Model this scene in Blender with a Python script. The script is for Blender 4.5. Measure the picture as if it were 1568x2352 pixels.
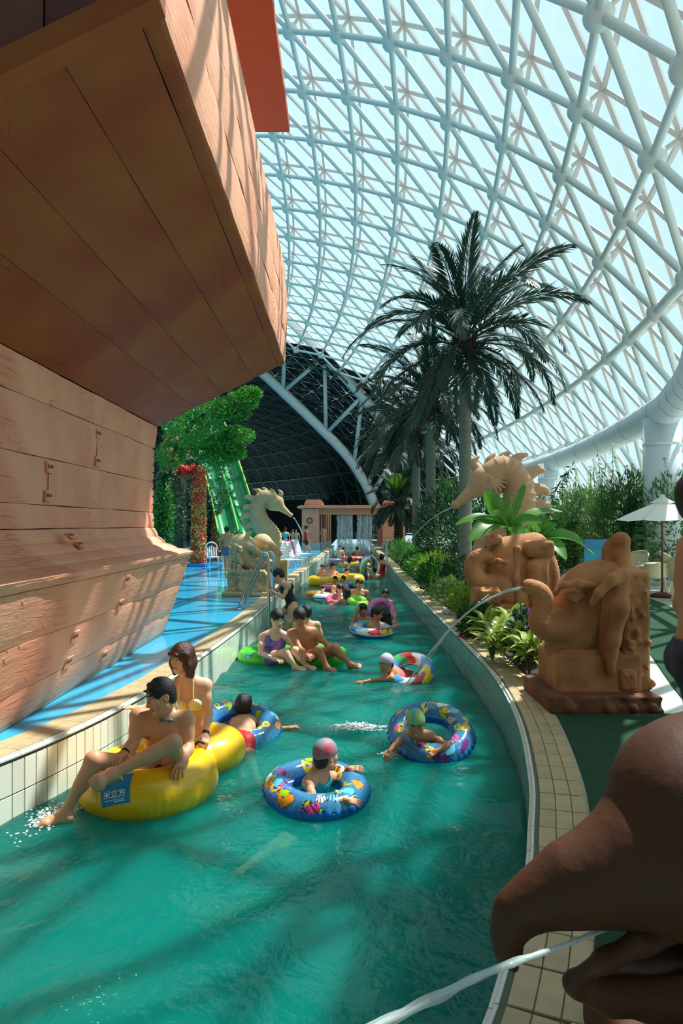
import bpy, bmesh, math, random
import numpy as np
from mathutils import Vector, Matrix
from mathutils.bvhtree import BVHTree

for o in list(bpy.data.objects): bpy.data.objects.remove(o)
SC = bpy.context.scene
COL = SC.collection

# ------------------------------------------------------------------ camera, world, sun, exposure
CAMZ = 1.68
cam_d = bpy.data.cameras.new('camera'); cam = bpy.data.objects.new('camera', cam_d); COL.objects.link(cam)
cam_d.sensor_fit = 'VERTICAL'; cam_d.sensor_height = 36; cam_d.lens = 24
cam_d.shift_y = 29 / 2352
cam_d.clip_start = .05; cam_d.clip_end = 500
cam.location = (0, 0, CAMZ); cam.rotation_euler = (math.pi / 2, 0, 0)
SC.camera = cam
SC.view_settings.view_transform = 'Standard'; SC.view_settings.look = 'None'
SC.view_settings.gamma = 1; SC.view_settings.use_curve_mapping = False
SC.view_settings.exposure = 0.4
w = bpy.data.worlds.new('sky'); SC.world = w; w.use_nodes = True
wb = w.node_tree.nodes['Background']
wb.inputs[0].default_value = (.55, .83, .95, 1); wb.inputs[1].default_value = .80
sun_d = bpy.data.lights.new('sun', 'SUN'); sun = bpy.data.objects.new('sun', sun_d); COL.objects.link(sun)
SUN = Vector((.425, .27, .87)).normalized()
sun.rotation_euler = SUN.to_track_quat('Z', 'Y').to_euler(); sun.location = (20, 10, 40)
sun_d.energy = 6.0; sun_d.angle = .009; sun_d.color = (1, .965, .90)

# ------------------------------------------------------------------ helpers
F = 1568.0
def A(px, py, Y):
    """photo pixel at distance Y -> point in the place"""
    return np.array(((px - 784) / F * Y, Y, CAMZ - (py - 1205) / F * Y))
def nz(v):
    v = np.asarray(v, float); n = np.linalg.norm(v); return v / n if n > 1e-9 else v
def V3(*a): return np.array(a, float)

def tag(o, label=None, cat=None, group=None, kind=None):
    if label: o['label'] = label
    if cat: o['category'] = cat
    if group: o['group'] = group
    if kind: o['kind'] = kind
    return o
def empty(name, loc=(0, 0, 0), parent=None):
    o = bpy.data.objects.new(name, None); COL.objects.link(o); o.location = Vector([float(q) for q in loc]); o.empty_display_size = .1
    if parent: o.parent = parent
    return o
def place(o, parent):
    """parent o to an unrotated root, keeping world coordinates"""
    if parent is not None:
        o.parent = parent
        off = Vector((0, 0, 0)); p = parent
        while p is not None: off += p.location; p = p.parent
        o.location = o.location - off
    return o
def mesh_data(name, V, Fc, mat=None, cols=None, smooth=True):
    me = bpy.data.meshes.new(name)
    V = np.asarray(V, np.float32)
    if isinstance(Fc, np.ndarray):
        n, c = Fc.shape
        me.vertices.add(len(V)); me.vertices.foreach_set('co', V.ravel())
        me.loops.add(n * c); me.loops.foreach_set('vertex_index', Fc.astype(np.int32).ravel())
        me.polygons.add(n); me.polygons.foreach_set('loop_start', np.arange(0, n * c, c, dtype=np.int32))
        me.update(calc_edges=True)
    else:
        me.from_pydata([tuple(v) for v in V.tolist()], [], Fc); me.update()
    if smooth: me.polygons.foreach_set('use_smooth', np.ones(len(me.polygons), bool))
    if cols is not None:
        at = me.color_attributes.new('Col', 'FLOAT_COLOR', 'POINT')
        c4 = np.ones((len(V), 4), np.float32); c4[:, :cols.shape[1]] = cols
        at.data.foreach_set('color', c4.ravel())
    if mat: me.materials.append(mat)
    return me
def make(name, V, Fc, mat, parent=None, cols=None, smooth=True, origin=None):
    V = np.asarray(V, float)
    if origin is None: origin = V.mean(0) if len(V) else V3(0, 0, 0)
    me = mesh_data(name, V - origin, Fc, mat, cols, smooth)
    o = bpy.data.objects.new(name, me); COL.objects.link(o); o.location = Vector(origin.tolist())
    return place(o, parent)
def inst(name, me, M, parent=None):
    o = bpy.data.objects.new(name, me); COL.objects.link(o)
    o.matrix_world = M
    if parent is not None:
        off = Vector((0, 0, 0)); p = parent
        while p is not None: off += p.location; p = p.parent
        o.parent = parent; o.location = o.location - off
    return o
class MB:
    """collects simple shapes into one mesh"""
    def __init__(s): s.V = []; s.F = []; s.C = []
    def add(s, V, Fc, col=None):
        b = len(s.V); s.V += [tuple(map(float, v)) for v in V]; s.F += [tuple(i + b for i in f) for f in Fc]
        s.C += [col or (1, 1, 1)] * len(V); return s
    def box(s, lo, hi, M=None, col=None):
        (x0, y0, z0), (x1, y1, z1) = lo, hi
        V = [(x0,y0,z0),(x1,y0,z0),(x1,y1,z0),(x0,y1,z0),(x0,y0,z1),(x1,y0,z1),(x1,y1,z1),(x0,y1,z1)]
        if M is not None: V = [tuple(M @ Vector(v)) for v in V]
        return s.add(V, [(0,3,2,1),(4,5,6,7),(0,1,5,4),(1,2,6,5),(2,3,7,6),(3,0,4,7)], col)
    def tube(s, pts, r, n=10, caps=True, col=None):
        pts = np.asarray(pts, float); m = len(pts)
        r = np.full(m, r) if np.isscalar(r) else np.asarray(r, float)
        T = np.gradient(pts, axis=0); T /= np.linalg.norm(T, axis=1)[:, None] + 1e-12
        up = V3(0, 0, 1) if abs(T[0, 2]) < .9 else V3(1, 0, 0)
        a = nz(np.cross(up, T[0])); V = []
        th = np.linspace(0, 2 * math.pi, n, endpoint=False)
        for i in range(m):
            a = nz(a - T[i] * (a @ T[i])); b = np.cross(T[i], a)
            V += list(pts[i] + r[i] * (np.cos(th)[:, None] * a + np.sin(th)[:, None] * b))
        Fc = [(i*n+j, i*n+(j+1) % n, (i+1)*n+(j+1) % n, (i+1)*n+j) for i in range(m-1) for j in range(n)]
        if caps: Fc += [tuple(range(n-1, -1, -1)), tuple(range((m-1)*n, m*n))]
        return s.add(V, Fc, col)
    def lathe(s, prof, n=20, M=None, col=None, caps=False):
        V = [(r*math.cos(2*math.pi*j/n), r*math.sin(2*math.pi*j/n), z) for r, z in prof for j in range(n)]
        if M is not None: V = [tuple(M @ Vector(v)) for v in V]
        m = len(prof)
        Fc = [(i*n+j, i*n+(j+1) % n, (i+1)*n+(j+1) % n, (i+1)*n+j) for i in range(m-1) for j in range(n)]
        if caps: Fc += [tuple(range(n-1, -1, -1)), tuple(range((m-1)*n, m*n))]
        return s.add(V, Fc, col)
    def build(s, name, mat, parent=None, smooth=False, cols=False, origin=None):
        return make(name, np.array(s.V), s.F, mat, parent, np.array(s.C, float) if cols else None, smooth, origin)
    def data(s, name, mat, smooth=False):
        return mesh_data(name, np.array(s.V), s.F, mat, None, smooth)

# ------------------------------------------------------------------ materials
MATS = {}
def srgb(r, g, b):
    f = lambda c: (c/255/12.92 if c <= 10 else ((c/255+.055)/1.055)**2.4)
    return (f(r), f(g), f(b))
def mat(name, col=(.8,.8,.8), rough=.6, metal=0., noise=0., nscale=6., bump=0., bscale=30., spec=.5, vcol=False, rnd=0.,
        alpha=1., sss=0., trans=0., stretch=(1,1,1), coat=0., col2=None, emit=0., thin=0., detail=4):
    if name in MATS: return MATS[name]
    m = bpy.data.materials.new(name); m.use_nodes = True; MATS[name] = m
    N = m.node_tree.nodes; L = m.node_tree.links; P = N['Principled BSDF']
    P.inputs['Roughness'].default_value = rough; P.inputs['Metallic'].default_value = metal
    P.inputs['Specular IOR Level'].default_value = spec
    if coat: P.inputs['Coat Weight'].default_value = coat; P.inputs['Coat Roughness'].default_value = .08
    src = None
    if vcol:
        a = N.new('ShaderNodeVertexColor'); a.layer_name = 'Col'; src = a.outputs[0]
    else:
        c = N.new('ShaderNodeRGB'); c.outputs[0].default_value = (*col, 1); src = c.outputs[0]
    tc = None
    def coords():
        nonlocal tc
        if tc is None:
            t = N.new('ShaderNodeTexCoord'); mp = N.new('ShaderNodeMapping'); mp.inputs['Scale'].default_value = stretch
            L.new(t.outputs['Object'], mp.inputs[0]); tc = mp.outputs[0]
        return tc
    if noise or col2:
        n = N.new('ShaderNodeTexNoise'); n.inputs['Scale'].default_value = nscale; n.inputs['Detail'].default_value = detail
        L.new(coords(), n.inputs['Vector'])
        mx = N.new('ShaderNodeMix'); mx.data_type = 'RGBA'
        rp = N.new('ShaderNodeMapRange'); rp.inputs[1].default_value = .35; rp.inputs[2].default_value = .68
        L.new(n.outputs['Fac'], rp.inputs[0]); L.new(rp.outputs[0], mx.inputs[0]); L.new(src, mx.inputs[6])
        if col2: mx.inputs[7].default_value = (*col2, 1)
        else:
            h = N.new('ShaderNodeHueSaturation'); h.inputs['Value'].default_value = 1 - noise
            L.new(src, h.inputs['Color']); L.new(h.outputs[0], mx.inputs[7])
        src = mx.outputs[2]
    if rnd:
        oi = N.new('ShaderNodeObjectInfo'); h = N.new('ShaderNodeHueSaturation'); r = N.new('ShaderNodeMapRange')
        r.inputs[3].default_value = 1 - rnd; r.inputs[4].default_value = 1 + rnd
        L.new(oi.outputs['Random'], r.inputs[0]); L.new(r.outputs[0], h.inputs['Value']); L.new(src, h.inputs['Color']); src = h.outputs[0]
    L.new(src, P.inputs['Base Color'])
    if bump:
        n = N.new('ShaderNodeTexNoise'); n.inputs['Scale'].default_value = bscale; n.inputs['Detail'].default_value = 5
        L.new(coords(), n.inputs['Vector'])
        b = N.new('ShaderNodeBump'); b.inputs['Strength'].default_value = bump; b.inputs['Distance'].default_value = .02
        L.new(n.outputs['Fac'], b.inputs['Height']); L.new(b.outputs[0], P.inputs['Normal'])
    if sss:
        P.inputs['Subsurface Weight'].default_value = sss; P.inputs['Subsurface Radius'].default_value = (.02, .008, .004); P.inputs['Subsurface Scale'].default_value = 1
    out = N['Material Output']
    if emit:
        P.inputs['Emission Strength'].default_value = emit; L.new(src, P.inputs['Emission Color'])
    if thin:                                     # light shining through leaves and cloth
        t = N.new('ShaderNodeBsdfTranslucent'); mx = N.new('ShaderNodeMixShader'); mx.inputs[0].default_value = thin
        L.new(src, t.inputs[0]); L.new(P.outputs[0], mx.inputs[1]); L.new(t.outputs[0], mx.inputs[2]); L.new(mx.outputs[0], out.inputs[0])
    if alpha < 1:
        t = N.new('ShaderNodeBsdfTransparent'); mx = N.new('ShaderNodeMixShader'); mx.inputs[0].default_value = alpha
        L.new(t.outputs[0], mx.inputs[1]); L.new(P.outputs[0], mx.inputs[2]); L.new(mx.outputs[0], out.inputs[0])
    return m
def bsdf(m): return m.node_tree.nodes['Principled BSDF']

# ------------------------------------------------------------------ sculpting: smooth unions of solids, meshed with surface nets
class Sculpt:
    def __init__(s): s.ops = []
    def _o(s, f, lo, hi, k, op): s.ops.append((f, np.asarray(lo, float), np.asarray(hi, float), k, op)); return s
    def cap(s, a, b, ra, rb=None, k=.02, op='u'):
        a = np.asarray(a, float); b = np.asarray(b, float); rb = ra if rb is None else rb
        r = max(ra, rb); ab = b - a; q = ab @ ab + 1e-12
        def f(x, y, z):
            h = np.clip(((x-a[0])*ab[0] + (y-a[1])*ab[1] + (z-a[2])*ab[2]) / q, 0, 1)
            return np.sqrt((x-a[0]-h*ab[0])**2 + (y-a[1]-h*ab[1])**2 + (z-a[2]-h*ab[2])**2) - (ra + (rb-ra)*h)
        return s._o(f, np.minimum(a, b)-r, np.maximum(a, b)+r, k, op)
    def chain(s, pts, rr, k=.02, op='u'):
        for i in range(len(pts)-1): s.cap(pts[i], pts[i+1], rr[i], rr[i+1], k, op)
        return s
    def ball(s, c, r, k=.02, op='u'): return s.cap(c, c, r, r, k, op)
    def ell(s, c, r, R=None, k=.02, op='u'):
        c = np.asarray(c, float); r = np.asarray(r, float); R = np.eye(3) if R is None else np.asarray(R, float)   # rows = axes
        ext = np.sqrt(((R * r[:, None])**2).sum(0))
        def f(x, y, z):
            dx, dy, dz = x-c[0], y-c[1], z-c[2]; k0 = 0; k1 = 0
            for i in range(3):
                u = (dx*R[i,0] + dy*R[i,1] + dz*R[i,2]) / r[i]; k0 = k0 + u*u; k1 = k1 + (u/r[i])**2
            k0 = np.sqrt(k0); return k0*(k0-1)/np.sqrt(k1 + 1e-12)
        return s._o(f, c-ext, c+ext, k, op)
    def box(s, c, h, R=None, rd=.01, k=.02, op='u'):
        c = np.asarray(c, float); h = np.asarray(h, float) - rd; R = np.eye(3) if R is None else np.asarray(R, float)
        ext = (np.abs(R) * (h+rd)[:, None]).sum(0)
        def f(x, y, z):
            dx, dy, dz = x-c[0], y-c[1], z-c[2]; o2 = 0; mi = -1e9
            for i in range(3):
                u = np.abs(dx*R[i,0] + dy*R[i,1] + dz*R[i,2]) - h[i]
                o2 = o2 + np.maximum(u, 0)**2; mi = np.maximum(mi, u)
            return np.sqrt(o2) + np.minimum(mi, 0) - rd
        return s._o(f, c-ext, c+ext, k, op)
    def fn(s, f, lo, hi, k=.02, op='u'): return s._o(f, lo, hi, k, op)
    def mesh(s, vox, off=0., clip=None, smooth=1, bounds=None):
        mg = 3*vox + abs(off) + .004
        us = [o for o in s.ops if o[4] == 'u']
        lo = np.min([o[1] for o in us], 0) - mg - .01; hi = np.max([o[2] for o in us], 0) + mg + .01
        if bounds is not None: lo = np.maximum(lo, bounds[0]); hi = np.minimum(hi, bounds[1])
        n = np.maximum(((hi-lo)/vox).astype(int) + 2, 4)
        ax = [(lo[i] + vox*np.arange(n[i])).astype(np.float32) for i in range(3)]
        D = np.full(n, 10., np.float32)
        for f, l, h, k, op in s.ops:
            m = mg + k
            i0 = np.clip(((l-m-lo)/vox).astype(int), 0, n); i1 = np.clip(((h+m-lo)/vox).astype(int)+2, 0, n)
            if (i1 <= i0).any(): continue
            sl = tuple(slice(i0[q], i1[q]) for q in range(3))
            d = f(ax[0][sl[0]][:,None,None], ax[1][sl[1]][None,:,None], ax[2][sl[2]][None,None,:]).astype(np.float32)
            E = D[sl]
            if op == 'u':
                hh = np.clip(.5 + .5*(E-d)/k, 0, 1); D[sl] = E*(1-hh) + d*hh - k*hh*(1-hh)
            else:
                hh = np.clip(.5 - .5*(E+d)/k, 0, 1); D[sl] = E*(1-hh) - d*hh + k*hh*(1-hh)
        if off: D -= off
        if clip is not None: D = np.maximum(D, clip(ax[0][:,None,None], ax[1][None,:,None], ax[2][None,None,:])).astype(np.float32)
        D[0] = D[-1] = 1; D[:,0] = D[:,-1] = 1; D[:,:,0] = D[:,:,-1] = 1
        V, Q = surface_nets(D)
        V = V*vox + lo
        if smooth and len(V):
            for _ in range(smooth): V = relax(V, Q)
        return V, Q
def surface_nets(D):
    S = D < 0
    c = S[:-1,:-1,:-1].astype(np.int8)
    tot = sum(S[i:D.shape[0]-1+i, j:D.shape[1]-1+j, k:D.shape[2]-1+k].astype(np.int8) for i in (0,1) for j in (0,1) for k in (0,1))
    act = (tot > 0) & (tot < 8)
    I = np.argwhere(act)
    if len(I) == 0: return np.zeros((0,3)), np.zeros((0,4), int)
    idm = np.full(act.shape, -1, np.int32); idm[act] = np.arange(len(I))
    cor = [(i,j,k) for i in (0,1) for j in (0,1) for k in (0,1)]
    val = {q: D[I[:,0]+q[0], I[:,1]+q[1], I[:,2]+q[2]] for q in cor}
    acc = np.zeros((len(I),3)); cnt = np.zeros(len(I))
    for q in cor:
        for a in range(3):
            if q[a] == 0:
                r = list(q); r[a] = 1; r = tuple(r); va, vb = val[q], val[r]
                m = (va < 0) != (vb < 0)
                t = np.where(m, va/np.where(m, va-vb, 1), 0)
                p = np.tile(np.array(q, float), (len(I),1)); p[:,a] += t
                acc += p*m[:,None]; cnt += m
    V = I + acc/cnt[:,None]
    Q = []
    for a in range(3):
        b, c2 = (a+1) % 3, (a+2) % 3
        sl0 = [slice(1,-1)]*3; sl1 = [slice(1,-1)]*3
        sl0[a] = slice(0,-1); sl1[a] = slice(1,None)
        s0, s1 = S[tuple(sl0)], S[tuple(sl1)]
        E = np.argwhere(s0 != s1)
        if len(E) == 0: continue
        inside = s0[E[:,0], E[:,1], E[:,2]]
        G = E.copy(); 
        for q in range(3):
            if q != a: G[:,q] += 1
        def cid(db, dc):
            H = G.copy(); H[:,b] -= db; H[:,c2] -= dc; return idm[H[:,0], H[:,1], H[:,2]]
        q = np.stack([cid(1,1), cid(0,1), cid(0,0), cid(1,0)], 1)
        q[~inside] = q[~inside][:, ::-1]
        Q.append(q)
    return V, np.concatenate(Q)
def relax(V, Q, lam=.5):
    acc = np.zeros_like(V); cnt = np.zeros(len(V))
    for a, b in ((0,1),(1,2),(2,3),(3,0)):
        for s, t in ((a,b),(b,a)):
            np.add.at(acc, Q[:,s], V[Q[:,t]]); np.add.at(cnt, Q[:,s], 1)
    return V*(1-lam) + lam*acc/np.maximum(cnt,1)[:,None]
def joinVQ(parts):
    Vs, Qs, b = [], [], 0
    for V, Q in parts: Vs.append(V); Qs.append(Q+b); b += len(V)
    return np.concatenate(Vs), np.concatenate(Qs)
def frame(front, up):
    """rows: side (body's left), front, up"""
    f = nz(front); u = nz(np.asarray(up, float) - f*(np.asarray(up, float) @ f)); return np.stack([np.cross(u, f), f, u])
def hermite(pts, n=400):
    """smooth x(y) through control points (y, x)"""
    p = np.array(pts, float); y, x = p[:,0], p[:,1]; m = np.gradient(x, y)
    yy = np.linspace(y[0], y[-1], n); i = np.clip(np.searchsorted(y, yy)-1, 0, len(y)-2)
    h = y[i+1]-y[i]; t = (yy-y[i])/h
    xx = (2*t**3-3*t**2+1)*x[i] + (t**3-2*t**2+t)*h*m[i] + (-2*t**3+3*t**2)*x[i+1] + (t**3-t**2)*h*m[i+1]
    return yy, xx
def catmull(P, n=12):
    P = np.asarray(P, float); Q = np.vstack([2*P[0]-P[1], P, 2*P[-1]-P[-2]]); out = []
    for i in range(1, len(Q)-2):
        for t in np.linspace(0, 1, n, endpoint=False):
            out.append(.5*((2*Q[i]) + (-Q[i-1]+Q[i+1])*t + (2*Q[i-1]-5*Q[i]+4*Q[i+1]-Q[i+2])*t*t + (-Q[i-1]+3*Q[i]-3*Q[i+1]+Q[i+2])*t**3))
    out.append(P[-1]); return np.array(out)
# ------------------------------------------------------------------ the lazy river: two curved edges
WATER = -.47
RY, RX = hermite([(-1.5,-2.4),(.5,-.62),(1.5,.02),(2.31,.48),(2.9,.73),(3.32,.895),(3.785,1.038),(4.3,1.19),(4.88,1.326),(5.77,1.5),(6.74,1.63),(7.7,1.71),(8.87,1.745),(11.1,1.765),(14.8,1.79),(18.6,1.83),(29.9,2.03),(43,2.2),(60,2.4),(80,2.6)], 1600)
LY, LX = hermite([(-1.5,-7.6),(1,-5.1),(3,-3.5),(4,-2.88),(4.88,-2.44),(5.8,-2.15),(6.82,-1.96),(9.2,-1.76),(11.86,-1.62),(14,-1.57),(18,-1.52),(23.7,-1.42),(30,-1.2),(35.6,-1.0),(43,-.82),(60,-.5),(80,-.3)], 1600)
def xr(y): return np.interp(y, RY, RX)
def xl(y): return np.interp(y, LY, LX)
class Edge:
    def __init__(s, X, Y, sign):
        s.P = np.stack([X, Y], 1); d = np.diff(s.P, axis=0); s.S = np.concatenate([[0], np.cumsum(np.linalg.norm(d, axis=1))]); s.sign = sign
    def at(s, t, off=0.):
        p = np.array([np.interp(t, s.S, s.P[:,0]), np.interp(t, s.S, s.P[:,1])])
        q = np.array([np.interp(t+.02, s.S, s.P[:,0]), np.interp(t+.02, s.S, s.P[:,1])]) - np.array([np.interp(t-.02, s.S, s.P[:,0]), np.interp(t-.02, s.S, s.P[:,1])])
        q = nz(q); n = np.array([q[1], -q[0]])*s.sign
        return p + n*off, q, n
    def s_of_y(s, y): return np.interp(y, s.P[:,1], s.S)
ER = Edge(RX, RY, 1); EL = Edge(LX, LY, -1)

m_white = mat('white_steel_paint', srgb(212,220,214), .38, noise=.05, nscale=2)
m_shadesteel = mat('shade_toned_steel_paint', srgb(62,90,80), .5)  # low light of the far dome end put into the strut colour
m_mull = mat('grey_pink_mullion', srgb(206,196,192), .5)
m_grout = mat('grey_green_grout', srgb(104,112,94), .85, noise=.2, nscale=20)
m_tile = mat('cream_white_glazed_tile', srgb(238,238,222), .18, rnd=.05, coat=.4)
m_tile2 = mat('pale_blue_green_glazed_tile', srgb(150,178,172), .2, rnd=.06, coat=.4)
m_cope = mat('sandstone_coping_tile', srgb(194,171,130), .55, noise=.16, nscale=9, rnd=.07, bump=.15, bscale=90)
m_bull = mat('light_grey_bullnose_tile', srgb(222,224,216), .3, rnd=.04)
m_deck = mat('blue_wet_painted_floor', srgb(62,186,234), .13, noise=.12, nscale=1.3, bump=.05, bscale=3, coat=.3)
m_marble = mat('white_polished_floor', srgb(206,212,206), .16, noise=.06, nscale=2)
m_carpet = mat('green_artificial_turf', srgb(11,70,38), .95, noise=.3, nscale=3, bump=.5, bscale=260)
m_soil = mat('dark_soil', srgb(62,48,34), .95, noise=.4, nscale=12, bump=.6, bscale=20)
m_pool = mat('teal_pool_floor', srgb(40,150,130), .6, noise=.15, nscale=1)

def strip(name, fa, fb, ys, z, mt, cols=1, label=None, cat=None):
    V = []; n = cols+1
    for y in ys:
        a, b = fa(y), fb(y)
        for j in range(n): V.append((a+(b-a)*j/cols, y, z))
    Q = [(i*n+j, i*n+j+1, (i+1)*n+j+1, (i+1)*n+j) for i in range(len(ys)-1) for j in range(cols)]
    o = make(name, V, Q, mt, smooth=False, origin=V3(0,0,0)); tag(o, label, cat, kind='structure'); return o
ysd = np.concatenate([np.linspace(-1.4, 16, 120), np.linspace(16.5, 79, 60)])
strip('floor_left', lambda y: -46., lambda y: xl(y)-.30, ysd, 0., m_deck, label='wet glossy blue painted deck floor beside the ship hull', cat='floor')
strip('floor_right', lambda y: xr(y)+.30, lambda y: 40., ysd, 0., m_marble, label='white polished floor right of the river', cat='floor')
strip('floor_pool', lambda y: xl(y)-.2, lambda y: xr(y)+.2, ysd, -1.55, m_pool, label='teal floor at the bottom of the river pool', cat='pool floor')

# pool walls, with glazed tiles standing proud of the grout, and coping of sandstone tiles with a bullnose rim
def slab(name, E, o0, o1, z0, z1, mt, ss):
    V = []; 
    for s in ss:
        a, _, _ = E.at(s, o0); b, _, _ = E.at(s, o1)
        V += [(*a, z0), (*b, z0), (*b, z1), (*a, z1)]
    Q = [(i*4+j, i*4+(j+1) % 4, (i+1)*4+(j+1) % 4, (i+1)*4+j) for i in range(len(ss)-1) for j in range(4)]
    Q += [(0,1,2,3), tuple(4*(len(ss)-1)+j for j in (3,2,1,0))]
    return make(name, V, Q, mt, smooth=False, origin=V3(0,0,0))
def boxmesh(name, lx, ly, lz, mt, bev=.004):
    bm = bmesh.new(); bmesh.ops.create_cube(bm, size=1); bmesh.ops.scale(bm, vec=(lx, ly, lz), verts=bm.verts)
    if bev: bmesh.ops.bevel(bm, geom=[e for e in bm.edges], offset=bev, segments=1, affect='EDGES')
    me = bpy.data.meshes.new(name); bm.to_mesh(me); bm.free(); me.materials.append(mt); return me
def tilerun(E, root, me, nm, ds, s0, s1, off, z, limit, rest_mat):
    """individual tiles up to the limit (nearest first), the rest joined as one part"""
    k = 0; rest = MB(); dims = None
    V = np.array([v.co[:] for v in me.vertices]); Fc = [tuple(p.vertices) for p in me.polygons]
    for s in np.arange(s0, s1, ds):
        p, q, n = E.at(s, off); ang = math.atan2(-q[0], q[1])
        M = Matrix.Translation((p[0], p[1], z)) @ Matrix.Rotation(ang, 4, 'Z')
        if k < limit: inst(nm, me, M, root); k += 1
        else:
            W = V @ np.array(M.to_3x3()).T + np.array(M.translation); rest.add(W, Fc)
    if rest.V:
        o = rest.build(nm+'_run', rest_mat, root, origin=V3(0,0,0)); o['kind'] = 'stuff'
def side(E, wname, tname, sgn, mt, lab, smin, smax, tile_lim):
    ss = np.linspace(smin, smax, 260)
    wl = slab(wname, E, .012, .26, -1.6, -.02, m_grout, ss); tag(wl, lab+' pool wall faced with upright glazed tiles', 'pool wall', kind='structure')
    me = boxmesh('wall_tile', .010, .108, .233, mt, .002)
    for r in range(3):
        tilerun(E, wl, me, 'tile', .116, smin, smax, .007, -.052-.12-.242*r, tile_lim[r], mt)
    cp = slab('trim_'+tname, E, .03, .345, -.06, -.006, m_grout, ss); tag(cp, lab+' sandstone tile coping with pale rim along the pool', 'coping', kind='structure')
    bm = bmesh.new(); bmesh.ops.create_cube(bm, size=1); bmesh.ops.scale(bm, vec=(.058, .242, .056), verts=bm.verts)
    bmesh.ops.bevel(bm, geom=[e for e in bm.edges if abs(e.verts[0].co.y-e.verts[1].co.y) > .1], offset=.022, segments=3, affect='EDGES')
    mb = bpy.data.meshes.new('bullnose'); bm.to_mesh(mb); bm.free(); mb.materials.append(m_bull)
    tilerun(E, cp, mb, 'rim_tile', .248, smin, smax, .022, -.022, 110, m_bull)
    mc = boxmesh('coping_tile', .088, .243, .03, m_cope, .003)
    for r in range(3): tilerun(E, cp, mc, 'coping_tile', .25, smin, smax, .098+.092*r, -.011+.0*r, 60, m_cope)
side(ER, 'wall_right', '1', 1, m_tile2, 'right hand curved', ER.s_of_y(1.0), ER.s_of_y(55), (190, 100, 0))
side(EL, 'wall_left', '2', -1, m_tile, 'left hand curved', EL.s_of_y(3.2), EL.s_of_y(55), (200, 90, 0))

# water
m_water = bpy.data.materials.new('teal_pool_water'); m_water.use_nodes = True
N = m_water.node_tree.nodes; L = m_water.node_tree.links; P = N['Principled BSDF']
P.inputs['Base Color'].default_value = (*srgb(12,128,108), 1); P.inputs['Roughness'].default_value = .05; P.inputs['IOR'].default_value = 1.33
P.subsurface_method = 'BURLEY'; P.inputs['Subsurface Weight'].default_value = 1.0; P.inputs['Subsurface Radius'].default_value = (.9, .9, .9); P.inputs['Subsurface Scale'].default_value = 1.0
tc = N.new('ShaderNodeTexCoord'); mp = N.new('ShaderNodeMapping'); mp.inputs['Scale'].default_value = (1, .8, 1); mp.inputs['Rotation'].default_value = (0,0,.5)
L.new(tc.outputs['Object'], mp.inputs[0])
n1 = N.new('ShaderNodeTexNoise'); n1.inputs['Scale'].default_value = 5; n1.inputs['Detail'].default_value = 3; n1.inputs['Distortion'].default_value = .8; L.new(mp.outputs[0], n1.inputs['Vector'])
n2 = N.new('ShaderNodeTexNoise'); n2.inputs['Scale'].default_value = 17; n2.inputs['Detail'].default_value = 3; L.new(mp.outputs[0], n2.inputs['Vector'])
ad = N.new('ShaderNodeMath'); ad.operation = 'MULTIPLY_ADD'; ad.inputs[1].default_value = .35; L.new(n2.outputs['Fac'], ad.inputs[0]); L.new(n1.outputs['Fac'], ad.inputs[2])
bp = N.new('ShaderNodeBump'); bp.inputs['Strength'].default_value = .55; bp.inputs['Distance'].default_value = .035; L.new(ad.outputs[0], bp.inputs['Height']); L.new(bp.outputs[0], P.inputs['Normal'])
n3 = N.new('ShaderNodeTexNoise'); n3.inputs['Scale'].default_value = .55; n3.inputs['Detail'].default_value = 4; L.new(mp.outputs[0], n3.inputs['Vector'])
cr = N.new('ShaderNodeMix'); cr.data_type = 'RGBA'; cr.inputs[6].default_value = (*srgb(8,114,110),1); cr.inputs[7].default_value = (*srgb(16,150,134),1)
L.new(n3.outputs['Fac'], cr.inputs[0]); L.new(cr.outputs[2], P.inputs['Base Color'])
tr = N.new('ShaderNodeBsdfTransparent'); tr.inputs[0].default_value = (.55,.95,.85,1)
mx = N.new('ShaderNodeMixShader'); mx.inputs[0].default_value = .66
L.new(tr.outputs[0], mx.inputs[1]); L.new(P.outputs[0], mx.inputs[2]); L.new(mx.outputs[0], N['Material Output'].inputs[0])
ys = 1.0 * (79/1.0)**np.linspace(0, 1, 420); ys = np.concatenate([np.linspace(-1.2, .98, 30), ys]); nc = 90
Yg = np.repeat(ys[:,None], nc+1, 1); t = np.linspace(0, 1, nc+1)[None]
Xg = xl(Yg)*(1-t) + xr(Yg)*t
rg = np.random.RandomState(4); Zg = np.zeros_like(Xg)
for _ in range(26):
    a = rg.uniform(-1.2, 1.2)+1.2; k = rg.uniform(2., 11.); Zg += .011/(k**.75)*np.sin(k*(Xg*math.cos(a)+Yg*math.sin(a)) + rg.uniform(0, 6.28) + .8*np.sin(Xg*1.3+Yg*.9))
fade = np.clip(14/np.maximum(Yg, 14), .2, 1); Zg = Zg*fade*1.5 + WATER
n = nc+1
ii, jj = np.meshgrid(np.arange(len(ys)-1), np.arange(nc), indexing='ij'); q0 = (ii*n+jj).ravel()
Vw = np.stack([Xg.ravel(), Yg.ravel(), Zg.ravel()], 1); Qw = np.stack([q0, q0+1, q0+n+1, q0+n], 1)
m_ = len(ys); rim = [j for j in range(n)] + [i*n+nc for i in range(1, m_)] + [(m_-1)*n+j for j in range(nc-1, -1, -1)] + [i*n for i in range(m_-2, 0, -1)]      # closed body of water down to the floor
rim = np.array(rim); Vb = Vw[rim].copy(); Vb[:,2] = -1.54; nb_ = len(Vw); k_ = np.arange(len(rim)); k2 = (k_+1) % len(rim)
Vw = np.vstack([Vw, Vb]); Qw = np.vstack([Qw, np.stack([rim[k2], rim[k_], nb_+k_, nb_+k2], 1)])
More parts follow.
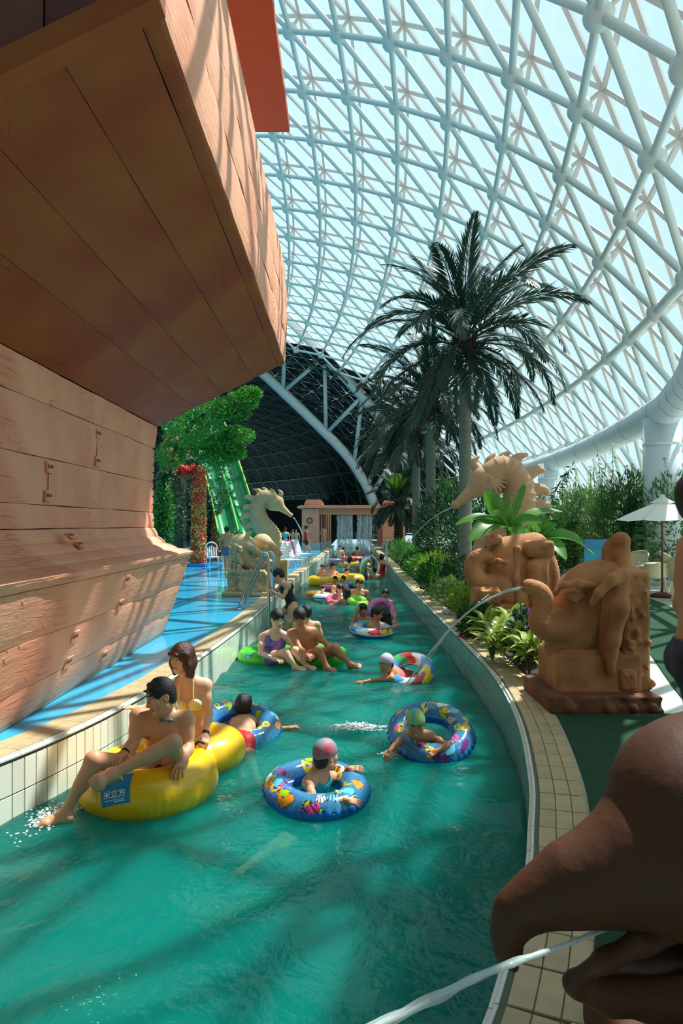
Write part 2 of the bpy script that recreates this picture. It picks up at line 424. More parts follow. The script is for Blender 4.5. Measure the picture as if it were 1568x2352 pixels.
lft = {int(r): nb_+q for q, r in enumerate(rim)}
Qw = np.vstack([Qw, np.array([[lft[i*n], lft[(i+1)*n], lft[(i+1)*n+nc], lft[i*n+nc]] for i in range(m_-1)])])
o = make('water', Vw, Qw, m_water, origin=V3(0,0,0))
tag(o, 'rippling teal water of the lazy river', 'water', kind='stuff')

# right side ground coverings
def poly(name, pts, z, th, mt, label, cat, kind='structure'):
    n = len(pts); V = [(x, y, z) for x, y in pts] + [(x, y, z-th) for x, y in pts]
    Fc = [tuple(range(n))] + [(i, i+n, (i+1) % n+n, (i+1) % n) for i in range(n)]
    o = make(name, V, Fc, mt, smooth=False); tag(o, label, cat, kind=kind); return o
near = [(float(xr(y))+.35, y) for y in np.linspace(.3, 6.02, 30)]
poly('carpet', near + [(6.2, 6.02), (4.6, .3)], .014, .013, m_carpet, 'dark green turf carpet in front of the elephant fountain', 'carpet', None)
path = catmull(np.array([(3.2,6.3),(3.53,7.4),(4.4,10.1),(5.3,13),(6.0,17)]), 8).tolist() + catmull(np.array([(7.3,17.2),(6.9,15),(6.62,13.2),(6.5,11),(6.7,8.5),(7.4,6.3)]), 8).tolist()
poly('carpet', path, .014, .013, m_carpet, 'curved dark green turf walkway behind the elephant fountain', 'carpet', None)
bed = [(float(xr(y))+.36, y) for y in np.linspace(6.95, 46, 60)] + [(5.4,46),(5.3,30),(4.6,20),(3.7,14),(3.1,9),(2.7,6.95)]
poly('planting_bed', bed, .03, .05, m_soil, 'long dark soil bed between the coping and the palms', 'planting bed')

# ------------------------------------------------------------------ the glazed lattice dome
TP = (-25.21782814359797, 10.908706495676666, 22.727988258745754, -1.7587796422193938, 6.887406272328006, 0.8812486940991594, -0.09782067838317088, -5.482748750437852, 0.9578228150010464, 0.36097999813536524, -0.001839384616603332, 0.011933290984423747)
CT = [(0,0),(0,1),(0,2),(0,3),(1,0),(1,1),(1,2),(2,0),(2,1),(3,0)]
CC = np.array([[-0.0889,-0.4505,-0.267],[-0.031,0.1076,0.2883],[0.0659,0.1822,-0.1338],[-0.0144,-0.0526,0.0081],[-0.5151,-0.7485,-0.439],[0.4733,-0.0741,0.3235],[-0.0678,0.0107,-0.0272],[-0.337,0.3202,0.3183],[0.1612,-0.1975,-0.0795],[-0.0047,-0.0051,-0.0202]])
def dome(i, j):
    Xc, Yc, rc, zc, Rc, t0, dt, y0, Lg, sh, t2, sh2 = TP
    ie = max(i, -16)
    t = t0+dt*ie+t2*ie*ie - (i-ie)*.03
    rho = rc+Rc*math.cos(t)+ (ie-i)*-.55; z = zc+Rc*math.sin(t)
    ph = (y0+Lg*(j-sh*ie-sh2*ie*ie-.5*(i-ie)))/rho
    p = np.array([Xc+rho*math.cos(ph), Yc+rho*math.sin(ph), z])
    ic, jc = min(max(i, -5.5), 3.5), min(max(j, -1.5), 14)
    p = p + sum(((ic/5)**a*(jc/5)**b)*CC[q] for q, (a, b) in enumerate(CT))
    return p*3.0 + V3(0, 0, CAMZ)
IR = range(-15, 8)
def jr(i):                       # rows that stay between Y=-14 and the far closed end
    return range(int(-9+i*.42), 31)
ND = {(i, j): dome(i, j) for i in IR for j in jr(i)}
ND = {k: p for k, p in ND.items() if p[2] > -1.2}
def nrm(i, j):
    a = dome(i+.3, j)-dome(i-.3, j); b = dome(i, j+.3)-dome(i, j-.3); n = nz(np.cross(b, a)); 
    return n if n[2] > 0 or n[0] > 0 else -n
NN = {k: nrm(*k) for k in ND}
for k in NN:
    if NN[k] @ (ND[k]-V3(-12, 25, 0)) < 0: NN[k] = -NN[k]
ON = {k: ND[k]+NN[k]*.55 for k in ND}
def isglass(c): return -1.5 < c[1] < 53.5 and c[0] > -13  # unseen roof behind the camera made opaque to cut ambient light
def inview(p):
    if p[1] < 1: return False
    x = 784+F*p[0]/p[1]; y = 1205-F*(p[2]-CAMZ)/p[1]; return 560 < x < 1680 and -120 < y < 1330
def cylM(a, b, r):
    a = Vector(a); b = Vector(b); d = b-a
    return Matrix.Translation((a+b)/2) @ d.to_track_quat('Z', 'Y').to_matrix().to_4x4() @ Matrix.Diagonal((r, r, d.length, 1))
def cyl_me(name, mt, n=10):
    b = MB(); b.lathe([(1, -.5), (1, .5)], n, caps=False); return b.data(name, mt, True)
def bar_me(name, mt):
    b = MB(); b.box((-1, -1, -.5), (1, 1, .5)); return b.data(name, mt)
def sph_me(name, mt, n=14, m=8):
    b = MB(); b.lathe([(max(math.sin(math.pi*i/m), .01), -math.cos(math.pi*i/m)) for i in range(m+1)], n, caps=True); return b.data(name, mt, True)
glass = bpy.data.materials.new('pale_roof_glass'); glass.use_nodes = True
N = glass.node_tree.nodes; L = glass.node_tree.links
tr = N.new('ShaderNodeBsdfTransparent'); tr.inputs[0].default_value = (.93,.985,.99,1)
gl = N.new('ShaderNodeBsdfGlossy'); gl.inputs['Roughness'].default_value = .05
df = N.new('ShaderNodeBsdfTranslucent'); df.inputs[0].default_value = (.9,.95,.95,1)
mx0 = N.new('ShaderNodeMixShader'); mx0.inputs[0].default_value = .07; L.new(tr.outputs[0], mx0.inputs[1]); L.new(df.outputs[0], mx0.inputs[2])
mx = N.new('ShaderNodeMixShader'); mx.inputs[0].default_value = .035; L.new(mx0.outputs[0], mx.inputs[1]); L.new(gl.outputs[0], mx.inputs[2]); L.new(mx.outputs[0], N['Material Output'].inputs[0])
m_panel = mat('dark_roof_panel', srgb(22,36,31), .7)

ceil_g = empty('ceiling', (0, 20, 0)); tag(ceil_g, 'white steel lattice dome glazed with triangular panes', 'dome roof', kind='structure')
ceil_d = empty('ceiling_end', (-5, 70, 0)); tag(ceil_d, 'dark opaque far end of the lattice dome, with unseen opaque roof added behind the camera', 'dome roof', kind='structure')
struts, balls, tris, bars, stubs = [], [], [], [], []
for (i, j), p in ND.items():
    balls.append((p, i)); stubs.append((p, ON[i, j]))
    for di, dj in ((1,0),(0,1),(1,1)):
        q = (i+di, j+dj)
        if q in ND:
            struts.append((p, ND[q], .125 if (i == 3 and di == 0) else .08)); bars.append((ON[i, j], ON[q], NN[i, j]))
    for a, b in (((1,0),(1,1)), ((1,1),(0,1))):
        A1, B1 = (i+a[0], j+a[1]), (i+b[0], j+b[1])
        if A1 in ND and B1 in ND: tris.append((ON[i, j], ON[A1], ON[B1]))
def dist(p): return np.linalg.norm(p-V3(0, 0, CAMZ))
def split(items, cf, lim, one, many):
    it = sorted(items, key=lambda e: (not inview(cf(e)), dist(cf(e))))
    for e in it[:lim]: one(e)
    if it[lim:]: many(it[lim:])
me_g, me_d = cyl_me('strut', m_white), cyl_me('strut_shaded', m_shadesteel)
def joined(nm, es, fn, mt, root, smooth=False):
    b = MB()
    for e in es: fn(b, e)
    o = b.build(nm, mt, root, smooth, origin=V3(0,0,0)); o['kind'] = 'stuff'
for glassy, root, me_s, mt in ((True, ceil_g, me_g, m_white), (False, ceil_d, me_d, m_shadesteel)):
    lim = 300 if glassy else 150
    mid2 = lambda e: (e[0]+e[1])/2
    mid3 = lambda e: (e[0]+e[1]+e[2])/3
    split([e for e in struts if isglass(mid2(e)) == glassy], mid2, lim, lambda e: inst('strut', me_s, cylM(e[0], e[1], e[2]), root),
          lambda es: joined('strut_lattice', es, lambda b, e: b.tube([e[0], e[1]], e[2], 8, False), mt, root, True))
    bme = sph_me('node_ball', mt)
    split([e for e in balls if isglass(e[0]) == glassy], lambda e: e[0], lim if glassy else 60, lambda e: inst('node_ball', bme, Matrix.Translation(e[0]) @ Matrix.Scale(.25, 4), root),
          lambda es: joined('node_ball_lattice', es, lambda b, e: b.lathe([(.01,-.25),(.2,-.15),(.25,0),(.2,.15),(.01,.25)], 8, Matrix.Translation(e[0])), mt, root, True))
    if glassy:
        mm = bar_me('mullion', m_mull)
        split([e for e in bars if isglass(mid2(e))], mid2, 300, lambda e: inst('mullion', mm, cylM(e[0], e[1], .045), root),
              lambda es: joined('mullion_lattice', es, lambda b, e: b.tube([e[0], e[1]], .055, 4, False), m_mull, root))
        sm = cyl_me('bracket', m_mull, 8)
        split([e for e in stubs if isglass(mid2(e))], mid2, 120, lambda e: inst('bracket', sm, cylM(e[0], e[1], .05), root),
              lambda es: joined('bracket_lattice', es, lambda b, e: b.tube([e[0], e[1]], .065, 6, False), m_mull, root))
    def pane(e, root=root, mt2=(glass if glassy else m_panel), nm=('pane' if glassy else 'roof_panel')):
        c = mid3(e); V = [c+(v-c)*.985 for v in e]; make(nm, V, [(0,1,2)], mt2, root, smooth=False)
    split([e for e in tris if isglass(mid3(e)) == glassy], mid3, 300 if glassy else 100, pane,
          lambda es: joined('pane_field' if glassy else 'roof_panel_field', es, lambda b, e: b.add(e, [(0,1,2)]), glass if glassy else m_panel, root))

# big arch truss where the glass ends
tr_ = empty('arch_truss', A(720, 1000, 57)); tag(tr_, 'pale tubular arch truss where the glass dome meets the dark end', 'truss')
lo = catmull([A(430,700,58), A(530,790,58), A(615,868,58), A(720,968,58), A(795,1045,58), A(838,1110,58), A(862,1165,58)], 6)
up = catmull([A(520,600,55), A(600,675,55), A(668,737,55), A(745,818,55), A(832,910,55), A(900,1000,55), A(930,1060,55)], 6)
b = MB(); b.tube(lo, .42, 12); b.build('lower_chord', m_white, tr_, True)
b = MB(); b.tube(up, .42, 12); b.build('upper_chord', m_white, tr_, True)
up2 = catmull([A(560,690,61), A(665,790,61), A(760,880,61), A(840,960,61)], 6)
b = MB(); b.tube(up2, .38, 12); b.build('rear_chord', m_white, tr_, True)
for ka, kb in ((6,11),(14,11),(14,18),(20,18),(20,24),(26,24),(26,29),(31,29),(33,33)):
    b = MB(); b.tube([lo[min(ka,len(lo)-1)], up[min(kb,len(up)-1)]], .17, 8); b.build('web', m_white, tr_, True)
for k in (8, 14, 20, 26):
    b = MB(); b.tube([up[k], up2[min(int(k*.6), len(up2)-1)]], .15, 8); b.build('web', m_white, tr_, True)

# white perforated air duct on round columns
m_duct = mat('white_duct_skin', srgb(214,224,230), .45)
m_hole = mat('black_hole', (.01,.01,.01), .9)
dp = catmull([(2.6,3.5,4.9),(4.6,8,4.9),(6.5,12,4.9),(7.6,14.5,4.9),(8.3,16.5,4.9),(9.1,19.4,4.9),(10.0,25.9,4.85),(10.45,32,4.8),(10.4,39,4.75),(9.9,49,4.7)], 10)
du = empty('air_duct', (8.3,16.5,4.4)); tag(du, 'long white perforated air duct curving along the dome side', 'air duct')
for k in range(0, len(dp)-5, 5):
    b = MB(); b.tube(dp[k:k+6], .44, 18, False); b.build('duct_segment', m_duct, du, True)
    b = MB(); b.tube([dp[k+5]-.03*nz(dp[k+5]-dp[k+4]), dp[k+5]+.03*nz(dp[k+5]-dp[k+4])], .46, 18, False); b.build('joint_band', m_duct, du, True)
hb = MB()
for k in range(260):
    q = k/259*(len(dp)-22); a = int(q); p = dp[a]*(1-q+a)+dp[a+1]*(q-a); tg = nz(dp[a+1]-dp[a]); nsd = nz(np.cross(tg, (0,0,1)))
    if nsd[0] > 0: nsd = -nsd
    for el in (.45,):
        c = p + .438*(nsd*math.cos(el)+V3(0,0,1)*math.sin(el))
        hb.lathe([(.001,-.012),(.026,-.008),(.026,.008),(.001,.012)], 6, Matrix.Translation(c))
o = hb.build('outlet_hole', mat('pale_outlet', srgb(250,250,250), .5), du, True); o['kind'] = 'stuff'
for k, (x, y) in enumerate(((9.1,19.4),(10.3,34))):
    c = empty('round_column', (x, y, 0)); tag(c, ('broad white round column under the near end of the air duct' if k == 0 else 'slimmer looking white round column just right of the brown seahorse'), 'column')
    b = MB(); b.lathe([(.5,0),(.5,4.7)], 28, Matrix.Translation((x,y,0)), caps=True); b.build('shaft', m_duct, c, True)
    b = MB(); b.lathe([(.508,0),(.508,.08)], 28, Matrix.Translation((x,y,3.9))); b.build('collar', m_duct, c, True)
    b = MB(); b.lathe([(.58,0),(.58,.12),(.51,.16)], 28, Matrix.Translation((x,y,0)), caps=True); b.build('base', m_duct, c, True)

# dark closing walls beyond the trees; unseen front wall added to dim ambient light
m_wallb = mat('dark_back_wall', srgb(30,40,36), .8, noise=.3, nscale=.3); m_wallf = mat('pale_blocker_wall', srgb(150,146,136), .8)
for nm, lo_, hi_, lb in (('wall_blocker', (-30,-8.3,0), (30,-8,20), 'unseen wall added behind the camera to cut ambient light'), ('wall_far', (-60,78.5,0), (7,78.8,4.5), 'low dark wall behind the waterfall gate'), ('wall_back', (-90,98,0), (-8,98.3,19), 'dark wall closing the far end of the hall'), ('wall_side', (-30,-2,0), (-29.7,98,20), 'dark wall far behind the trees and the ship')):
    b = MB(); b.box(lo_, hi_); o = b.build(nm, m_wallf if nm == 'wall_blocker' else m_wallb); tag(o, lb, 'wall', kind='structure')
# ------------------------------------------------------------------ the big concrete ship: carved planks, clamp plates, red eave
def wood(name, c1, c2, rough=.65, bump=.5):
    m = bpy.data.materials.new(name); m.use_nodes = True; N = m.node_tree.nodes; L = m.node_tree.links; P = N['Principled BSDF']
    P.inputs['Roughness'].default_value = rough; P.inputs['Specular IOR Level'].default_value = .35
    t = N.new('ShaderNodeTexCoord'); mp = N.new('ShaderNodeMapping'); mp.inputs['Scale'].default_value = (1.6, .32, 1.6); L.new(t.outputs['Object'], mp.inputs[0])
    n1 = N.new('ShaderNodeTexNoise'); n1.inputs['Scale'].default_value = 1.5; n1.inputs['Detail'].default_value = 3; n1.inputs['Distortion'].default_value = 1.2; L.new(mp.outputs[0], n1.inputs['Vector'])
    w_ = N.new('ShaderNodeMath'); w_.operation = 'MULTIPLY'; w_.inputs[1].default_value = 11; L.new(n1.outputs['Fac'], w_.inputs[0])
    fr = N.new('ShaderNodeMath'); fr.operation = 'FRACT'; L.new(w_.outputs[0], fr.inputs[0])
    rp = N.new('ShaderNodeMapRange'); rp.inputs[1].default_value = 0; rp.inputs[2].default_value = .12; L.new(fr.outputs[0], rp.inputs[0])   # carved contour lines
    n2 = N.new('ShaderNodeTexNoise'); n2.inputs['Scale'].default_value = 26; n2.inputs['Detail'].default_value = 6; L.new(mp.outputs[0], n2.inputs['Vector'])
    n4 = N.new('ShaderNodeTexNoise'); n4.inputs['Scale'].default_value = .9; n4.inputs['Detail'].default_value = 3; L.new(t.outputs['Object'], n4.inputs['Vector'])
    msk = N.new('ShaderNodeMapRange'); msk.inputs[1].default_value = .5; msk.inputs[2].default_value = .62; L.new(n4.outputs['Fac'], msk.inputs[0])
    inv = N.new('ShaderNodeMath'); inv.operation = 'SUBTRACT'; inv.inputs[0].default_value = 1; L.new(rp.outputs[0], inv.inputs[1])
    ln = N.new('ShaderNodeMath'); ln.operation = 'MULTIPLY'; L.new(inv.outputs[0], ln.inputs[0]); L.new(msk.outputs[0], ln.inputs[1])
    n3 = N.new('ShaderNodeTexNoise'); n3.inputs['Scale'].default_value = 1.1; n3.inputs['Detail'].default_value = 5; L.new(t.outputs['Object'], n3.inputs['Vector'])
    mx = N.new('ShaderNodeMix'); mx.data_type = 'RGBA'; mx.inputs[6].default_value = (*c1,1); mx.inputs[7].default_value = (*c2,1)
    r3 = N.new('ShaderNodeMapRange'); r3.inputs[1].default_value = .38; r3.inputs[2].default_value = .66; L.new(n3.outputs['Fac'], r3.inputs[0]); L.new(r3.outputs[0], mx.inputs[0])
    dk = N.new('ShaderNodeMix'); dk.data_type = 'RGBA'; dk.blend_type = 'MULTIPLY'; dk.inputs[7].default_value = (.66,.45,.38,1); L.new(mx.outputs[2], dk.inputs[6])
    lf = N.new('ShaderNodeMath'); lf.operation = 'MULTIPLY'; lf.inputs[1].default_value = .55; L.new(ln.outputs[0], lf.inputs[0]); L.new(lf.outputs[0], dk.inputs[0])
    L.new(dk.outputs[2], P.inputs['Base Color'])
    hs = N.new('ShaderNodeMath'); hs.operation = 'MULTIPLY_ADD'; hs.inputs[1].default_value = -.7; L.new(ln.outputs[0], hs.inputs[0])
    h2 = N.new('ShaderNodeMath'); h2.operation = 'MULTIPLY'; h2.inputs[1].default_value = .4; L.new(n2.outputs['Fac'], h2.inputs[0]); L.new(h2.outputs[0], hs.inputs[2])
    b = N.new('ShaderNodeBump'); b.inputs['Strength'].default_value = bump; b.inputs['Distance'].default_value = .025; L.new(hs.outputs[0], b.inputs['Height']); L.new(b.outputs[0], P.inputs['Normal'])
    return m
m_ship = wood('carved_salmon_concrete_wood', srgb(237,173,140), srgb(222,148,116))
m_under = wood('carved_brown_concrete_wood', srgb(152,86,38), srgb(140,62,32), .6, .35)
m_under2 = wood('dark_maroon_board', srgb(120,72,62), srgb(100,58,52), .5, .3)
m_gap = mat('dark_seam', srgb(84,46,30), .9)
m_red = mat('terracotta_red_eave', srgb(184,84,44), .6, noise=.12, nscale=3, bump=.1, stretch=(1,6,1))
ship = empty('ship_building', (-2.7, 6, 0)); tag(ship, 'huge salmon concrete ship with carved wood planks overhanging the blue deck', 'ship')
SY0, SY1 = 1.6, 10.45
rgs = np.random.RandomState(11)
def plank(name, a, b, y0, y1, mt, out, th=.07, gap=.004, n=44, wob=.006, endw=.0, lab=None):
    """a long board between profile points a and b, proud along 'out'; carved uneven edges"""
    a = np.array(a, float); b = np.array(b, float); d = nz(b-a); a2, b2 = a+d*gap, b-d*gap; out = nz(out)
    m = 5; V = []; ph = rgs.uniform(0, 6.28, 6)
    for i in range(n+1):
        y = y0+(y1-y0)*i/n
        wa = wob*(math.sin(y*3.1+ph[0])+.6*math.sin(y*9.3+ph[1])+.4*math.sin(y*17+ph[5])); wb_ = wob*(math.sin(y*2.7+ph[2])+.6*math.sin(y*8.1+ph[3]))
        row = []
        for j in range(m+1):
            t = j/m; p = a2*(1-t)+b2*t; sgn = (1-t)*wa*(.3) + t*wb_*(.3)
            bul = out*(.006*math.sin(math.pi*t) + .5*((1-t)*wa+t*wb_) - (.005 if j in (0, m) else 0))
            ye = y + (endw*math.sin(7*t+ph[4])*(1 if i == n else 0))
            q = p + d*sgn + bul; row.append((q[0], ye, q[1]))
        q0 = a2-out*th; q1 = b2-out*th
        row.append((q1[0], y, q1[1])); row.append((q0[0], y, q0[1])); V += row
    k = m+3
    Fc = [(i*k+j, i*k+(j+1) % k, (i+1)*k+(j+1) % k, (i+1)*k+j) for i in range(n) for j in range(k)]
    Fc += [tuple(range(k)), tuple(range(n*k+k-1, n*k-1, -1))]
    o = make(name, V, Fc, mt, ship, smooth=False)
    if lab: o['label'] = lab
    return o
low = [(-2.74,.0),(-2.62,.32),(-2.475,.75),(-2.325,1.18),(-2.27,1.27)]
for k in range(4): plank('plank', low[k], low[k+1], SY0, SY1, m_ship, (1,-.33), wob=.009)
led = [(-2.27,1.275),(-2.50,1.325),(-2.68,1.405),(-2.80,1.51),(-2.865,1.64)]
for k in range(4): plank('ledge_board', led[k], led[k+1], SY0, SY1, m_ship, (.5,1), gap=.0, wob=.003)
wl = [(-2.865,1.64),(-2.885,1.87),(-2.88,2.33),(-2.86,2.85),(-2.82,3.18)]
for k in range(4): plank('wall_plank', wl[k], wl[k+1], SY0, SY1, m_ship, (1,0), wob=.006)
un = [(-2.82,3.18),(-2.25,3.465),(-1.82,3.68),(-1.35,3.915),(-.97,4.105),(-.865,4.155)]
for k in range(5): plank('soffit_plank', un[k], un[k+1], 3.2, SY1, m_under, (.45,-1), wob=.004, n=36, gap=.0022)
sd = [(-.865,4.16),(-.845,4.55),(-.835,4.95),(-.85,5.37)]
for k in range(3): plank('side_plank', sd[k], sd[k+1], 3.2, SY1, m_ship, (1,0), wob=.010, endw=.03, n=60)
# near end of the overhang: upright boards and a bottom beam
for k, (x0, x1) in enumerate(((-2.85,-2.35),(-2.35,-1.9),(-1.9,-1.42),(-1.42,-.88))):
    z0a = 3.17+.5*(x0+2.82)+.10; z0b = 3.17+.5*(x1+2.82)+.10
    V = [(x0+.006,3.26,z0a),(x1-.006,3.26,z0b),(x1-.006,3.26,5.4),(x0+.006,3.26,5.4)]; V += [(x, 3.34, z) for x, y, z in V]
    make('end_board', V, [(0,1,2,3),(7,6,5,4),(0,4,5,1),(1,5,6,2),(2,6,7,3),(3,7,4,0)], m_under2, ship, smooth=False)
V = [(-2.86,3.17,3.14),(-.85,3.17,4.13),(-.85,3.17,4.25),(-2.86,3.17,3.27)]; V += [(x, 3.3, z) for x, y, z in V]
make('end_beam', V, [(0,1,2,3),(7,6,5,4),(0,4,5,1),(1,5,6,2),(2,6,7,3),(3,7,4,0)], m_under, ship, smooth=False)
# core behind the planks
prof = [(-2.80,0),(-2.68,.35),(-2.53,.78),(-2.36,1.2),(-2.56,1.27),(-2.74,1.36),(-2.92,1.6),(-2.94,2.3),(-2.9,3.15),(-4.6,3.15),(-4.6,0)]
def prism(name, prof, y0, y1, mt, parent):
    n = len(prof); V = [(x, y0, z) for x, z in prof] + [(x, y1, z) for x, z in prof]
    return make(name, V, [tuple(range(n)), tuple(range(2*n-1, n-1, -1))] + [(i, i+n, (i+1) % n+n, (i+1) % n) for i in range(n)], mt, parent, smooth=False)
prism('hull_core', prof, SY0+.02, SY1-.02, m_gap, ship)
prism('upper_core', [(-2.9,3.22),(-.92,4.2),(-.90,5.35),(-4.6,5.35),(-4.6,3.22)], 3.35, SY1-.02, m_gap, ship)
b = MB(); b.box((-4.6, 1.6, 7.2), (-.73, 9.6, 7.34)); b.build('red_eave', m_red, ship)
b = MB(); b.box((-4.6, 3.2, 5.6), (-2.0, 9.3, 7.2)); b.build('deckhouse_wall', m_ship, ship)
b = MB(); b.box((-4.6, 3.0, 5.37), (-.86, 10.45, 5.6)); b.build('deck_slab', m_ship, ship)
# end boards seen from the far side of the overhang
# clamp plates with four nail holes
def plate(px, py, X, slope, w=.15, h=.11):
    u, v = (px-784)/F, (1205-py)/F
    Y = X(0)/u if callable(X) else X/u
    for _ in range(6):
        z = CAMZ+v*Y; Y = (X(z) if callable(X) else X)/u
    z = CAMZ+v*Y; xx = u*Y
    b = MB(); M = Matrix.Translation((xx, Y, z)) @ Matrix.Rotation(slope, 4, 'Y')
    b.box((-.012,-w/2,-h/2), (.014,w/2,h/2), M); pl = b.build('clamp_plate', m_ship, ship)
    for k in range(4):
        hb = MB(); hb.lathe([(.001,.0165),(.010,.016),(.010,.0)], 8, M @ Matrix.Translation((0,-w*.33+k*w*.22,.01)) @ Matrix.Rotation(math.pi/2, 4, 'Y') @ Matrix.Diagonal((2.0,1,1,1)))
        hb.build('nail_hole', m_hole, pl)
lowX = lambda z: float(np.interp(z, [p[1] for p in low], [p[0] for p in low]))
for px, py in ((290,1331),(275,1388),(170,1462),(155,1520),(237,1506)): plate(px, py, lowX, .33)
for px, py in ((127,866),(120,920),(225,997),(223,1060),(113,1074),(110,1140)): plate(px, py, -2.868, 0)
for px, py in ((163,1232),(184,1252)): plate(px, py, -2.70, -.9, .16, .09)
# link rods between plate pairs
for (x0, y0), (x1, y1) in (((124,880),(122,908)),((223,1006),(222,1052)),((111,1085),(110,1130))):
    p0, p1 = A(x0, y0, -2.866*F/(x0-784)), A(x1, y1, -2.866*F/(x1-784)); b = MB(); b.tube([p0, p1], .004, 6); b.build('link_rod', m_gap, ship)
# nail heads along the far edge
nb = sph_me('nail_head', m_gap, 8, 5)
for k in range(12):
    inst('nail_head', nb, Matrix.Translation((-2.865-.0*k, SY1-.06, 1.75+k*.12)) @ Matrix.Scale(.014, 4), ship)
# ------------------------------------------------------------------ carved sandstone statues
m_stone = mat('brown_sandstone', srgb(196,138,90), .82, col2=srgb(150,92,54), nscale=2.6, bump=.35, bscale=45)
m_stone2 = mat('rough_dark_sandstone', srgb(122,74,48), .85, noise=.35, nscale=5, bump=.8, bscale=22)
m_tan = mat('tan_sandstone', srgb(208,164,126), .8, noise=.18, nscale=3.5, bump=.3, bscale=45)
m_cream = mat('cream_sandstone', srgb(206,178,132), .8, noise=.16, nscale=4, bump=.3, bscale=45)
m_dstone = mat('dark_brown_varnished_stone', srgb(80,47,29), .6, spec=.3, noise=.25, nscale=4, bump=.15, bscale=30)
def rotz(a): return np.array([[math.cos(a), math.sin(a), 0], [-math.sin(a), math.cos(a), 0], [0, 0, 1]])   # rows
def roty(a): return np.array([[math.cos(a), 0, -math.sin(a)], [0, 1, 0], [math.sin(a), 0, math.cos(a)]])
def statue(name, label, cat, base): 
    r = empty(name, base); tag(r, label, cat); return r
def part(name, S, vox, mt, parent, smooth=1, lab=None, **kw):
    V, Q = S.mesh(vox, smooth=smooth, **kw); o = make(name, V, Q, mt, parent)
    if lab: o['label'] = lab
    return o

# ---- near elephant fountain (faces the river)
st = statue('elephant_fountain', 'brown sandstone elephant head fountain spouting a water jet, nearest to the green carpet', 'fountain', (2.3, 6.45, 0))
def E2(px, py, Y=6.4): return A(px, py, Y)
S = Sculpt(); S.box((2.35,6.5,.075), (.50,.46,.08), rd=.02)
for k in range(26):
    S.ball((1.86+rgs.uniform(0,.98), 6.04+rgs.choice([0,.92]), rgs.uniform(.02,.15)), rgs.uniform(.02,.05), k=.03, op='s' if k % 2 else 'u')
part('plinth', S, .014, m_stone2, st)
S = Sculpt(); S.box((2.36,6.55,.30), (.39,.32,.19), rd=.03); S.box((2.3,6.55,.47), (.28,.27,.06), rd=.03, k=.04)
for k in range(4): S.cap((2.02+.02*k,6.22,.2), (2.02+.02*k,6.22,.46), .012, k=.012, op='s')
part('pedestal', S, .013, m_stone, st)
S = Sculpt()
S.ell(E2(1345,1385,6.5), (.31,.28,.37), roty(.15), k=.05)                    # skull
S.ell(E2(1320,1440,6.5), (.30,.25,.26), k=.08)                              # cheeks
S.ell(E2(1290,1490,6.5), (.16,.17,.13), k=.07)                              # chin
S.ell(E2(1375,1325,6.55), (.24,.24,.17), roty(-.25), k=.08)                # crown
tr_pts = [E2(1318,1425,6.4), E2(1285,1440,6.38), E2(1258,1443,6.36), E2(1238,1428,6.36), E2(1243,1400,6.36), E2(1250,1375,6.36), E2(1240,1357,6.36), E2(1222,1349,6.36), E2(1211,1347,6.36)]
tr_pts = catmull(tr_pts, 4)
S.chain(list(tr_pts), np.interp(np.linspace(0,1,len(tr_pts)), [0,.25,.5,.8,1], [.16,.11,.075,.062,.055]), k=.03)
S.ball(tr_pts[-1]+V3(-.03,0,0), .034, k=.012, op='s')
for k in range(9):                                                          # trunk rings
    p = tr_pts[9+k*2]; 
    S.cap(p+V3(-.1,-.10,0), p+V3(.1,-.10,.0), .006, k=.01, op='s')
# brow and eye facing the camera
eye = E2(1322,1372,6.21)
S.chain([eye+V3(-.17,.05,.03), eye+V3(-.10,.0,.10), eye+V3(.02,-.02,.12), eye+V3(.16,.01,.10)], [.025,.04,.045,.035], k=.03)
S.ell(eye+V3(.0,.0,.02), (.16,.075,.085), k=.03, op='s')
S.ell(eye+V3(.0,.05,.01), (.095,.055,.05), k=.015)
S.chain([eye+V3(-.09,.02,.0), eye+V3(0,.0,.05), eye+V3(.09,.02,.02)], [.008,.012,.008], k=.012)
S.chain([eye+V3(-.09,.02,0), eye+V3(0,.0,-.035), eye+V3(.09,.02,.0)], [.008,.012,.008], k=.012)
S.chain([E2(1270,1465,6.24), E2(1310,1490,6.2), E2(1350,1500,6.22)], [.01,.012,.008], k=.015, op='s')   # mouth line
part('head', S, .0105, m_stone, st)
S = Sculpt()                                                               # big folded ear
S.chain([E2(1425,1335,6.2), E2(1420,1400,6.14), E2(1408,1470,6.14), E2(1402,1545,6.2)], [.075,.085,.06,.035], k=.05)
S.ell(E2(1402,1415,6.22), (.10,.06,.40), roty(.12), k=.05)
S.chain([E2(1428,1322,6.16), E2(1405,1332,6.1), E2(1375,1362,6.12), E2(1360,1385,6.18)], [.07,.05,.04,.03], k=.04)
S.chain([E2(1420,1345,6.07), E2(1395,1365,6.07), E2(1372,1395,6.1)], [.018,.022,.014], k=.02, op='s')
S.chain([E2(1410,1400,6.06), E2(1398,1460,6.06), E2(1395,1530,6.1)], [.02,.03,.02], k=.03, op='s')
part('ear', S, .0105, m_stone, st)
S = Sculpt()                                                               # rough back pillar with a carved monkey on top
S.box((2.72,6.55,.68), (.13,.28,.58), rd=.05)
for k in range(60): S.ball((2.72+.14*rgs.choice([-1,1]), 6.27+rgs.uniform(0,.56), rgs.uniform(.15,1.2)), rgs.uniform(.02,.05), k=.03, op='s' if k % 3 else 'u')
for k in range(40): S.ball((2.6+rgs.uniform(0,.25), 6.26, rgs.uniform(.15,1.2)), rgs.uniform(.012,.03), k=.025, op='s' if k % 2 else 'u')
S.chain([E2(1440,1370,6.5), E2(1428,1320,6.5), E2(1424,1275,6.5), E2(1425,1245,6.5)], [.15,.11,.085,.08], k=.05)
